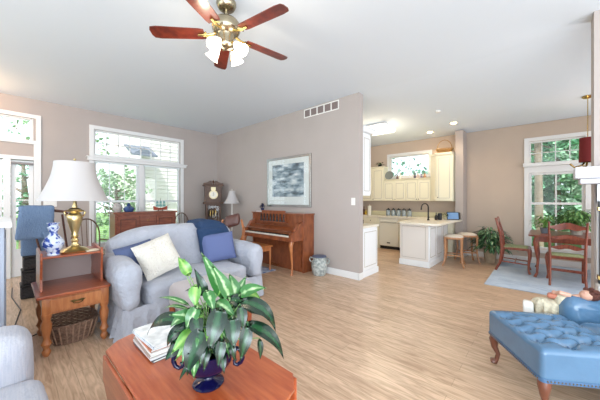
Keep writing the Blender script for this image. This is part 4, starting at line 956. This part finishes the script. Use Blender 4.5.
b = MB(); b.tube([A2+Vector((-.02, .02, .01)), A2+Vector((-.05, .08, .03)), A1+Vector((-.02, .03, .05))], [.02, .017, .013], 8); b.sphere(A1+Vector((-.02, .035, .055)), .017, n=8); obj('arm', b, skin, dl, True, world=True)
b = MB(); b.sphere(A3+Vector((.018, -.022, .002)), .05, .054, .046, 14)
for k in range(16): a = k*.5; b.sphere(A3+Vector((.012+.03*math.cos(a), -.03+.035*math.sin(a), .01+.035*math.cos(a*1.7))), .018, n=8)
obj('hair', b, mat('doll_hair', srgb(92, 48, 36), .7, bump=.6, bscale=120), dl, True, world=True)
b = MB(); b.soft(3.24, 3.31, -.14, -.06, .535, .58, .02, n=6, nz=.012); obj('bow', b, mat('doll_ribbon', srgb(186, 116, 92), .7), dl, 'y', world=True)
dl.location.x -= .05; dl.location.y += .045


# ------------------------------------------------------------------ kitchen
ctop = mat('cream_laminate', srgb(226, 218, 202), .3, var=.04, scale=60)
def panel_door(parent, axis, p, a0, a1, z0, z1, m, knob=None, name='door', out=-1):
    b = MB(); q = p + out*.018
    if axis == 'x': b.box(min(p, q), max(p, q), a0, a1, z0, z1, .003)
    else: b.box(a0, a1, min(p, q), max(p, q), z0, z1, .003)
    d = obj(name, b, m, parent, world=True)
    if z1-z0 > .25:
        b = MB(); q2 = q+out*.004; frame_rect(b, axis, min(q, q2), max(q, q2), a0+.045, a1-.045, z0+.05, z1-.05, .010); obj('door_bead', b, groove_m, d, world=True)
    if knob:
        b = MB(); q3 = q + out*.014; b.sphere((q3, knob[0], knob[1]) if axis == 'x' else (knob[0], q3, knob[1]), .013, n=8); obj('knob', b, iron, d, True, world=True)
    return d
# peninsula
pe = thing('kitchen_peninsula', 'white panelled kitchen peninsula cabinet beneath the counter with stools', 'cabinet', (6.5, 2.0, 0))
b = MB(); b.box(5.80, 7.22, 1.75, 2.33, .10, .88, .003); obj('body', b, cabw_m, pe, world=True)
b = MB(); b.box(5.775, 7.22, 1.725, 2.35, .001, .115, .006); b.box(5.785, 7.22, 1.735, 2.34, .115, .125, .003); obj('plinth', b, cabw_m, pe, world=True)
b = MB(); frame_rect(b, 'x', 5.792, 5.80, 1.80, 2.29, .17, .84, .010); obj('end_panel', MB().box(5.785, 5.80, 1.75, 2.33, .125, .88, .002), mat('warm_white_paint', srgb(224, 218, 212), .4), pe, world=True)
b = MB(); frame_rect(b, 'x', 5.780, 5.786, 1.80, 2.29, .17, .84, .008); obj('panel_bead', b, groove_m, pe, world=True)
for k in range(3): panel_door(pe, 'y', 1.75, 5.82+k*.47, 6.27+k*.47, .15, .85, cabw_m, name='back_panel')
b = MB(); b.prism([(5.62, 1.60), (5.70, 1.50), (7.415, 1.47), (7.415, 1.63), (7.195, 1.63), (7.195, 2.37), (5.75, 2.37), (5.66, 2.30)], .88, .92, 'z', bev=.008); one('countertop', 'pale countertop with clipped corner on the kitchen peninsula', 'countertop', b, ctop, True)
b = MB(); b.box(7.42-.001, 7.80, 1.47, 2.37, .001, .88); one('corner_cabinet', 'plain white base cabinet closing the peninsula against the far wall', 'cabinet', b, cabw_m) if False else None
# back run
br_ = thing('base_cabinets', 'cream base cabinets along the far kitchen wall', 'cabinet', (7.5, 3.2, 0))
b = MB(); b.box(7.24, XD-.002, 1.64, 2.94, .08, .88, .003); b.box(7.24, XD-.002, 3.53, 4.39, .08, .88, .003); b.box(7.30, XD-.002, 1.64, 2.94, .001, .08); b.box(7.30, XD-.002, 3.53, 4.39, .001, .08); obj('body', b, cab_m, br_, world=True)
panel_door(br_, 'x', 7.24, 2.42, 2.92, .1, .70, cab_m, (2.86, .62)); panel_door(br_, 'x', 7.24, 2.42, 2.92, .72, .86, cab_m, (2.67, .79), 'drawer')
panel_door(br_, 'x', 7.24, 3.56, 4.0, .1, .70, cab_m, (3.62, .62)); panel_door(br_, 'x', 7.24, 3.56, 4.0, .72, .86, cab_m, (3.78, .79), 'drawer')
dwm = thing('dishwasher', 'cream dishwasher with long handle under the far counter', 'dishwasher', (7.5, 3.2, 0))
b = MB(); b.box(7.25, XD-.01, 2.95, 3.52, .09, .875, .004); obj('body', b, cab_m, dwm, world=True); obj('door', MB().box(7.225, 7.25, 2.955, 3.515, .11, .74, .006), mat('dishwasher_white', srgb(226, 222, 206), .35), dwm, world=True)
obj('control_panel', MB().box(7.22, 7.25, 2.955, 3.515, .75, .87, .006), mat('dishwasher_white', srgb(226, 222, 206)), dwm, world=True)
b = MB(); b.tube([(7.20, 3.0, .76), (7.20, 3.47, .76)], .01, 8); obj('handle', b, groove_m, dwm, True, world=True); b = MB(); b.box(7.219, 7.226, 3.19, 3.28, .17, .20, .002); obj('badge', b, iron, dwm, world=True)
b = MB(); b.box(7.30, XD-.01, 2.95, 3.52, .001, .09); obj('toe_kick', b, black, dwm, world=True)
b = MB(); b.box(7.20, XD-.002, 1.64, 4.39, .882, .922, .006); one('countertop', 'cream countertop along the far kitchen wall below the hanging cabinets', 'countertop', b, ctop)
b = MB(); b.box(XD-.012, XD-.001, 1.64, 4.39, .924, 1.05, .002); struct('trim_2', b, mat('backsplash', srgb(222, 214, 178), .4))
# left run
lr = thing('base_cabinets', 'white base cabinet with panelled end at the end of the partition wall', 'cabinet', (4.55, 3.0, 0))
b = MB(); b.box(4.25, 4.84, 2.40, 4.38, .10, .88, .003); b.box(4.245, 4.86, 2.375, 4.38, .001, .11, .006); obj('body', b, cabw_m, lr, world=True)
panel_door(lr, 'y', 2.40, 4.27, 4.82, .13, .86, cabw_m, name='end_panel')
for k in range(3): panel_door(lr, 'x', 4.84, 2.42+k*.64, 3.04+k*.64, .13, .86, cabw_m, (2.5+k*.64, .75), out=1)
b = MB(); b.box(4.25, 4.88, 2.375, 4.38, .882, .922, .006); one('countertop', 'cream countertop behind the partition wall', 'countertop', b, ctop)
lu = thing('wall_cabinet', 'white wall cabinet with crown moulding hung behind the partition end', 'cabinet', (4.4, 3.0, 1.45))
b = MB(); b.box(4.245, 4.57, 2.40, 4.3, 1.47, 2.60, .003); obj('body', b, cabw_m, lu, world=True); panel_door(lu, 'y', 2.40, 4.26, 4.55, 1.50, 2.56, cabw_m, name='end_panel')
b = MB(); b.prism([(4.245, 2.60), (4.58, 2.60), (4.64, 2.68), (4.64, 2.70), (4.245, 2.70)], 2.33, 4.3, 'y'); b.prism([(2.40, 2.60), (2.32, 2.68), (2.32, 2.70), (2.40, 2.70)], 4.25, 4.64, 'x'); obj('crown_moulding', b, cabw_m, lu, world=True)
for k in range(3): panel_door(lu, 'x', 4.57, 2.42+k*.62, 3.02+k*.62, 1.5, 2.57, cabw_m, (2.5+k*.62, 1.6), out=1)
# uppers on the far wall
def upper(y0, y1, z0, z1, nd, label, xf=7.5):
    t = thing('wall_cabinet', label, 'cabinet', ((xf+XD)/2, (y0+y1)/2, z0), 0, 'cream wall cabinets on the far kitchen wall')
    b = MB(); b.box(xf, XD-.002, y0, y1, z0, z1, .003); obj('body', b, cab_m, t, world=True)
    b = MB(); b.prism([(xf+.001, z1), (xf-.03, z1+.035), (xf-.03, z1+.05), (XD-.002, z1+.05), (XD-.002, z1)], y0, y1, 'y'); obj('crown_moulding', b, cab_m, t, world=True)
    w_ = (y1-y0)/nd
    for k in range(nd): panel_door(t, 'x', xf, y0+k*w_+.008, y0+(k+1)*w_-.008, z0+.02, z1-.02, cab_m, (y0+k*w_+(.03 if k % 2 else w_-.03), z0+.05))
    return t
upper(3.51, 3.86, 1.36, 2.33, 1, 'tall cream wall cabinet left of the kitchen window with a plant on top'); upper(3.862, 4.38, 1.36, 2.33, 1, 'cream wall cabinet in the far left kitchen corner')
upper(2.86, 3.508, 1.36, 1.93, 2, 'cream two-door wall cabinet under the left half of the kitchen window'); upper(2.205, 2.858, 1.36, 1.93, 2, 'cream two-door wall cabinet under the right half of the kitchen window')
t = thing('wall_cabinet', 'tall angled cream corner cabinet with a basket on top', 'cabinet', (7.6, 1.9, 1.34), 0, 'cream wall cabinets on the far kitchen wall')
cp = [(7.50, 2.20), (7.28, 2.02), (7.28, 1.64), (XD-.002, 1.64), (XD-.002, 2.20)]
b = MB(); b.prism(cp, 1.36, 2.50, 'z'); obj('body', b, cab_m, t, world=True)
b = MB(); b.prism([(7.46, 2.20), (7.235, 2.03), (7.235, 1.64), (XD-.002, 1.64), (XD-.002, 2.20)], 2.50, 2.56, 'z', bev=.01); obj('crown_moulding', b, cab_m, t, world=True)
panel_door(t, 'x', 7.28, 1.66, 2.0, 1.38, 2.48, cab_m, (1.97, 1.45))
dd = Vector((7.28-7.50, 2.02-2.20, 0)); L_ = dd.length; ang = math.atan2(dd.y, dd.x)
b = MB(); b.box(.02, L_-.02, 0, .016, 1.38, 2.48, .003); b.bm.transform(tr(7.50, 2.20, 0) @ rz(ang) @ tr(0, -.018, 0)); obj('door', b, cab_m, t, world=True)
# items on cabinets
bsk = thing('wicker_basket', 'golden wicker basket with tall hoop handle on the corner cabinet', 'basket', (7.5, 1.88, 2.561), .2)
gb = mat('gold_wicker', srgb(150, 112, 60), .7, var=.3, scale=60)
obj('weave', basket(.09, .13, .13, .20, .12, 8, 16, 2.2, .007), gb, bsk, True)
b = MB(); b.tube([(0, .17*math.cos(PI*k/12), .10+.25*math.sin(PI*k/12)) for k in range(13)], .008, 7); obj('handle', b, gb, bsk, True)
b = MB(); b.box(-.07, .07, -.1, .1, .002, .01); obj('bottom', b, gb, bsk)
def blob_plant(name, label, loc, r, n, m, pm_, potr, poth, lw_=.3, seed=1, droop=.3, up=.5):
    t = thing(name, label, 'plant', loc); rnd = random.Random(seed)
    b = MB(); b.lathe([(0, 0), (potr*.75, 0), (potr, poth*.9), (potr*1.05, poth), (potr*.95, poth), (potr*.85, poth*.85), (0, poth*.85)], n=18); obj('pot', b, pm_, t, True)
    b = MB(); st_ = MB()
    for k in range(n):
        a = rnd.uniform(0, 2*PI); e = rnd.uniform(.05, 1.35); d = Vector((math.cos(a)*math.cos(e), math.sin(a)*math.cos(e), math.sin(e)))
        R_ = r*rnd.uniform(.45, .85); p = Vector((0, 0, poth)) + Vector((d.x*R_, d.y*R_, d.z*R_*up*1.6)); L = r*lw_*rnd.uniform(1, 1.7)
        q = p + Vector((d.x, d.y, d.z*.2-droop*rnd.uniform(.5, 1.6))).normalized()*L
        b.leaf(p, q, L*.36, (d.x, d.y, 1), .15, .2, 6); 
        if k % 3 == 0: st_.tube([(0, 0, poth*.85), (p.x*.4, p.y*.4, poth+(p.z-poth)*.7), p], .004 if r > .2 else .0015, 4)
    obj('leaves', b, m, t, 'leaf'); obj('stems', st_, mat('stem_green', srgb(120, 160, 90)), t, True)
    return t
blob_plant('potted_plant', 'small dark plant on top of the tall left kitchen cabinet', (7.62, 3.68, 2.381), .13, 40, lf_d, iron, .06, .07, .4, 4)
# ledge ornaments
b = MB(); b.lathe([(0, 0), (.15, 0), (.16, .012), (.13, .006), (0, .004)], n=28, M=ry(-1.35)); b.bm.transform(Matrix.Diagonal((.8, .8, .8, 1)) @ tr(0, 0, .158)); one('decorative_plate', 'grey plate standing upright below the kitchen window', 'plate', b, mat('pewter_plate', srgb(130, 136, 134), .35, .3), True, loc=(7.60, 3.38, 1.981))
orn = [(3.13, .14, srgb(120, 96, 88), 'brown ornament jug in the middle of the kitchen window ledge'), (3.05, .20, srgb(226, 220, 206), 'cream figurine tallest of the ornaments on the kitchen window ledge'), (2.64, .17, srgb(86, 84, 96), 'dark ornament bottle on the kitchen window ledge, leftmost of four'), (2.56, .13, srgb(196, 176, 170), 'pink grey ornament second of four on the kitchen window ledge'), (2.47, .12, srgb(120, 110, 130), 'purple grey ornament third of four on the kitchen window ledge'), (2.38, .13, srgb(160, 120, 90), 'tan ornament rightmost of four on the kitchen window ledge')]
for i, (y, h, c, lb) in enumerate(orn):
    b = MB(); r_ = .028+.006*(i % 2); b.lathe([(0, 0), (r_, 0), (r_*1.2, h*.35), (r_*.5, h*.6), (r_*.7, h*.75), (r_*.4, h), (0, h)], n=12); one('ornament', lb, 'ornament', b, mat('ornament_%d' % i, c, .4), True, 'ornaments on the kitchen window ledge', loc=(7.58, y, 1.981))
# counter items
jarm = mat('jar_glass', srgb(150, 160, 162), .15, var=.15, scale=20); jl = ['leftmost', 'second from the left', 'third from the left', 'fourth from the left', 'rightmost']
jt = thing('canister', 'glass canister with dark lid, leftmost of five on the far kitchen counter', 'canister', (7.62, 3.42, .923), 0, 'glass canisters on the kitchen counter')
b = MB(); b.lathe([(0, 0), (.06, 0), (.065, .02), (.065, .14), (.05, .17), (0, .17)], n=16); obj('jar', b, jarm, jt, True)
b = MB(); b.lathe([(0, .17), (.052, .17), (.052, .195), (.02, .2), (.016, .225), (0, .228)], n=14); obj('lid', b, iron, jt, True)
for k in range(4): dup(jt, (7.62, 3.42-.155*(k+1), .923), 0, 'glass canister with dark lid, %s of five on the far kitchen counter' % jl[k+1])
b = MB(); b.lathe([(0, 0), (.055, 0), (.055, .28), (0, .28)], n=16); b.tube([(0, 0, .28), (0, 0, .33)], .006, 6); one('paper_towel_roll', 'white paper towel roll standing on the far kitchen counter', 'paper towel', b, mat('paper_white', srgb(236, 232, 220), .9), True, loc=(7.62, 4.03, .923))
for i, (y, h, c, lb) in enumerate(((4.22, .26, srgb(90, 56, 30), 'brown glass bottle left of the paper towel roll'), (4.29, .32, srgb(60, 44, 30), 'tallest dark bottle in the far kitchen corner'), (4.15, .17, srgb(190, 160, 60), 'small yellow bottle beside the paper towel roll'))):
    b = MB(); b.lathe([(0, 0), (.032, 0), (.034, h*.55), (.014, h*.72), (.012, h), (0, h)], n=12); one('bottle', lb, 'bottle', b, mat('bottle_%d' % i, c, .2), True, 'bottles in the kitchen corner', loc=(7.62, y, .923))
b = MB(); b.box(-.1, .1, -.12, .12, 0, .09, .02); b.sphere((0, 0, .1), .05, .05, .02); one('toaster', 'dark small appliance on the counter behind the partition end', 'appliance', b, iron, True, loc=(4.6, 2.72, .923))
fa = thing('kitchen_faucet', 'tall dark bronze gooseneck faucet on the peninsula counter', 'faucet', (6.55, 1.98, .9205), 2.2)
b = MB(); b.lathe([(0, 0), (.03, 0), (.03, .012), (.018, .03), (0, .03)]); obj('base', b, iron, fa, True)
b = MB(); pts = [(0, 0, .02), (0, 0, .30)] + [(.075-.075*math.cos(PI*k/10), 0, .30+.085*math.sin(PI*k/10)) for k in range(1, 11)] + [(.155, 0, .24)]
b.tube(pts, [.016]*2+[.013]*10+[.018], 10); obj('spout', b, iron, fa, True)
b = MB(); b.tube([(0, .015, .06), (0, .06, .08)], .008, 8); obj('lever', b, iron, fa, True)
b = MB(); b.lathe([(0, 0), (.03, 0), (.032, .1), (.012, .13), (.01, .17), (0, .17)], n=14); b.tube([(0, 0, .165), (.05, 0, .165)], .006, 6); one('soap_dispenser', 'dark soap dispenser beside the kitchen faucet', 'dispenser', b, iron, True, loc=(6.72, 1.86, .9205))
b = MB(); b.box(-.05, .05, -.04, .04, 0, .16, .015); one('coffee_grinder', 'black squat box on the peninsula next to the soap dispenser', 'appliance', b, black, loc=(6.86, 1.82, .9205))
blob_plant('potted_plant', 'small leafy plant on the peninsula counter beside the tablet', (7.05, 1.74, .921), .12, 36, lf_d, mat('clay', srgb(190, 180, 150), .7), .05, .08, .42, 8)
tb = thing('tablet_frame', 'dark framed screen standing on the end of the peninsula counter', 'screen', (7.06, 1.585, .9215), math.radians(-62))
M_ = rx(-.25); b = MB(); b.box(-.13, .13, -.008, .008, 0, .19, .004); b.bm.transform(M_); obj('bezel', b, black, tb)
b = MB(); b.box(-.115, .115, -.0095, -.0082, .018, .172); b.bm.transform(M_); obj('display', b, mat('display_blue', srgb(110, 140, 176), .2, emit=srgb(90, 130, 180), es=.25), tb)
b = MB(); b.box(-.03, .03, .0, .07, 0, .008); obj('stand', b, black, tb)
b = MB(); b.lathe([(0, 0), (.035, 0), (.038, .05), (.036, .15), (.028, .17), (0, .172)], n=16); one('smart_speaker', 'black cylindrical speaker at the stub wall end of the counter', 'speaker', b, black, True, loc=(7.34, 1.53, .9205))
# stools
def stool(label, loc, rot):
    t = thing('bar_stool', label, 'stool', loc, rot, 'stools at the kitchen peninsula')
    b = MB(); b.lathe([(0, .565), (.17, .565), (.19, .575), (.19, .605), (.18, .61), (0, .61)], n=24, square=3.2); obj('seat_frame', b, oak, t, True)
    b = MB(); b.lathe([(0, .605), (.175, .605), (.17, .63), (.12, .65), (0, .658)], n=24, square=3); obj('seat_cushion', b, mat('stool_fabric', srgb(206, 196, 182), .9, bump=.3, bscale=90), t, True)
    for sx in (-1, 1):
        for sy in (-1, 1): b = MB(); b.tube([(sx*.15, sy*.15, .58), (sx*.145, sy*.145, .3), (sx*.16, sy*.16, .12), (sx*.195, sy*.195, 0)], [.024, .02, .018, .017], 8); obj('leg', b, oak, t, True)
    for i in range(4):
        a = PI/2*i; b = MB(); c, s_ = math.cos(a), math.sin(a); b.tube([(c*.147-s_*.147, s_*.147+c*.147, .23), (c*.147+s_*.147, s_*.147-c*.147, .23)], .014, 8); obj('stretcher', b, oak, t, True)
    return t
s1 = stool('oak stool with pale round cushion nearer the camera at the peninsula', (6.42, 1.43, 0), .15)
dup(s1, (6.98, 1.29, 0), .5, 'oak stool further along the peninsula beside the big floor plant')
# ceiling fixtures
def zc(x): return H0-(H0-H1)*max(0, (x-XP-.12))/(XD+.2-XP-.12)
kl = thing('ceiling_light', 'large lit white flush dome light on the kitchen ceiling', 'light', (6.1, 3.0, zc(6.1)))
b = MB(); b.soft(-.32, .32, -.32, .32, -.12, -.02, .09, n=10); obj('diffuser', b, mat('lit_diffuser', srgb(255, 250, 235), .5, emit=(1, .94, .82, 1), es=2.2), kl, 'y')
b = MB(); b.box(-.3, .3, -.3, .3, -.03, .004, .004); obj('pan', b, trim_m, kl)
point('kitchen_bulb', (6.1, 3.0, zc(6.1)-.42), 26, (1, .86, .62), .2)
for i, (x, y) in enumerate(((7.25, 2.15), (6.82, 1.52))):
    t = thing('recessed_light', ['lit recessed ceiling light above the far kitchen cabinets', 'lit recessed ceiling light next to the stub wall top'][i], 'light', (x, y, zc(x)), 0, 'recessed kitchen lights')
    b = MB(); b.lathe([(.06, -.002), (.085, -.004), (.09, -.001), (.09, .003)], n=22); obj('trim_ring', b, trim_m, t, True)
    b = MB(); b.lathe([(0, -.0035), (.062, -.0035)], n=20); obj('lamp_face', b, mat('lit_spot', srgb(255, 240, 210), .5, emit=(1, .85, .6, 1), es=9), t)
    sp_ = bpy.data.lights.new('recessed_bulb', 'SPOT'); sp_.energy = 42; sp_.color = (1, .8, .55); sp_.spot_size = 2.4; sp_.spot_blend = .8; sp_.shadow_soft_size = .05; so_ = bpy.data.objects.new('recessed_bulb', sp_); so_.location = (x, y, zc(x)-.02); C.objects.link(so_)
b = MB(); b.lathe([(0, -.03), (.04, -.03), (.05, -.015), (.05, .003), (0, .003)], n=18); one('smoke_detector', 'small white smoke detector on the kitchen ceiling', 'detector', b, trim_m, True, loc=(5.85, 1.58, zc(5.85)))
# small ceiling lamp over the entry
el = thing('entry_light', 'small lit ceiling lamp above the entry door', 'light', (-.62, 6.2, H0)); b = MB(); b.lathe([(0, -.12), (.09, -.1), (.13, -.04), (.13, 0)], n=20); obj('shade', b, gl_m, el, True); point('entry_bulb', (-.62, 6.3, H0-.3), 26, (1, .6, .32), .08)

# ------------------------------------------------------------------ dining area
rugm = mat('pale_blue_rug', srgb(188, 202, 218), .95, col2=srgb(172, 188, 208), scale=5, bump=.2, bscale=150)
b = MB(); b.box(5.32, 7.76, -2.3, .74, .001, .012, .004); o = one('area_rug', 'large pale blue area rug under the dining table', 'rug', b, rugm)
b = MB(); z = .0122
for k in range(5):
    pts = [(5.45+.12*k+.25*math.sin(q*.9+k), .6-q*.3, z) for q in range(9)]; b.tube(pts, .006, 4, flat=.15)
obj('vine_pattern', b, mat('rug_line', srgb(150, 168, 192), .95), o)
zt = .0125
dt = thing('dining_table', 'cherry wood dining table with cabriole legs by the window', 'table', (6.95, -.55, zt))
b = MB(); b.prism(rrect(6.28, 7.45, -1.9, .22, .06, 4), .745, .77, 'z', bev=.006); obj('tabletop', b, chairw, dt, True, world=True)
b = MB(); b.box(6.38, 7.35, -1.8, .12, .65, .745, .004); obj('apron', b, chairw, dt, world=True)
def dleg(x, y, sx, sy, top, base):
    b = MB(); b.tube([(x, y, top), (x+sx*.02, y+sy*.02, top-.1), (x+sx*.012, y+sy*.012, top-.22), (x-sx*.01, y-sy*.01, top-.42), (x+sx*.0, y+sy*.0, base+.08), (x+sx*.03, y+sy*.03, base+.001)], [.034, .04, .03, .02, .018, .024], 10); return b
for x, sx in ((6.40, -1), (7.33, 1)):
    for y, sy in ((.10, 1), (-1.78, -1)): obj('leg', dleg(x, y, sx, sy, .74, zt), chairw, dt, True, world=True)
seatm = mat('woven_rush_green', srgb(150, 160, 120), .8, var=.2, scale=50, bump=.4, bscale=80)
def dchair(label, loc, rot):
    t = thing('dining_chair', label, 'chair', loc, rot, 'ladder-back dining chairs')
    # faces -y local: front at -y, back at +y
    b = MB(); b.prism([(-.235, -.22), (.235, -.22), (.20, .2), (-.20, .2)], .425, .47, 'z', bev=.008); obj('seat_frame', b, chairw, t, True)
    b = MB(); b.soft(-.2, .2, -.19, .17, .455, .482, .012, puff=.008, n=6); obj('seat', b, seatm, t, 'y')
    for s in (-1, 1):
        b = MB(); b.tube([(s*.205, .30, .002), (s*.2, .23, .16), (s*.2, .2, .42), (s*.205, .22, .7), (s*.215, .30, 1.03)], [.02, .022, .024, .022, .018], 8, flat=.8); obj('back_post', b, chairw, t, True)
        b = MB(); b.tube([(s*.215, -.2, .44), (s*.228, -.215, .36), (s*.215, -.2, .2), (s*.21, -.195, .08), (s*.22, -.215, .002)], [.028, .03, .02, .016, .022], 8); obj('leg', b, chairw, t, True)
    for zz, th in ((.62, .07), (.78, .07), (.95, .10)):
        yb = .205 + max(0, zz-.6)*.2; p = []
        for k in range(13): u = -1+k/6; p.append((u*.2, zz+th/2+.018*math.cos(u*PI*1.0)*(1.3 if zz > .9 else 1)-abs(u)*.012))
        for k in range(13): u = 1-k/6; p.append((u*.2, zz-th/2+.012*math.cos(u*PI*2)+.01))
        b = MB(); b.prism(p, yb, yb+.018, 'y'); b.bm.transform(tr(0, .0, 0)); obj('ladder_rail', b, chairw, t)
    b = MB(); b.tube([(-.2, -.2, .17), (-.2, .2, .19)], .012, 8); b.tube([(.2, -.2, .17), (.2, .2, .19)], .012, 8); b.tube([(-.2, 0, .2), (.2, 0, .2)], .012, 8); b.tube([(-.2, .21, .26), (.2, .21, .26)], .012, 8); obj('stretchers', b, chairw, t, True)
    return t
c1 = dchair('ladder-back dining chair at the left end of the table seen from the side', (6.72, .42, zt), PI*.0+.02)
dup(c1, (6.22, -.26, zt), PI/2+.02, 'ladder-back dining chair with its back to the camera at the near side of the table', 'ladder-back dining chairs')
# table plants
blob_plant('potted_plant', 'yellow green leafy plant on the left of the dining table', (6.80, .0, .771), .2, 130, lf_l, mat('pot_grey', srgb(120, 130, 140), .5), .07, .1, .36, 21, .4, .95)
blob_plant('potted_plant', 'broad dark green plant in the middle of the dining table', (6.85, -.42, .771), .31, 260, leaf_mat('mid_leaf', srgb(66, 122, 56), srgb(140, 180, 104), .4, .5), mat('pot_white', srgb(200, 196, 190), .5), .09, .12, .34, 22, .5, .85)
# floor plant
blob_plant('potted_plant', 'large dark leafy floor plant in a tan pot between stools and dining rug', (7.27, .90, .001), .38, 260, leaf_mat('floor_plant_leaf', srgb(36, 80, 46), srgb(120, 164, 118), .35, .6), mat('tan_pot', srgb(168, 148, 122), .7, var=.15, scale=12), .13, .30, .36, 33, .5, 1.0)
# pendant
pn = thing('pendant_lamp', 'dark red fabric pendant lamp on a brass rod over the dining table', 'lamp', (6.6, -.535, zc(6.6)))
PZ = zc(6.6)
b = MB(); b.lathe([(0, 0), (.07, 0), (.075, -.015), (.05, -.035), (.012, -.045), (0, -.045)], n=18); obj('canopy', b, brass, pn, True)
b = MB(); b.tube([(0, 0, -.03), (0, 0, -.75)], .006, 8); obj('rod', b, brass, pn, True)
b = MB(); prof = [(.108, -1.11), (.10, -.70), (.096, -.70), (.104, -1.11), (.108, -1.11)]; b.lathe(prof[:-1], n=28); obj('lamp_shade', b, mat('red_shade', srgb(112, 26, 28), .8), pn, True)
b = MB()
for k in range(3):
    a = k*2*PI/3+2.2; b.tube([(0, 0, -1.05), (.08*math.cos(a), .08*math.sin(a), -1.16), (.2*math.cos(a), .2*math.sin(a), -1.20), (.27*math.cos(a), .27*math.sin(a), -1.14)], .014, 8)
b.tube([(0, 0, -.7), (0, 0, -1.1)], .01, 8); obj('brass_arms', b, brass, pn, True, label='curved brass arms below the shade')
point('pendant_bulb', (6.6, -.535, PZ-.8), 4, (1, .7, .45), .04)
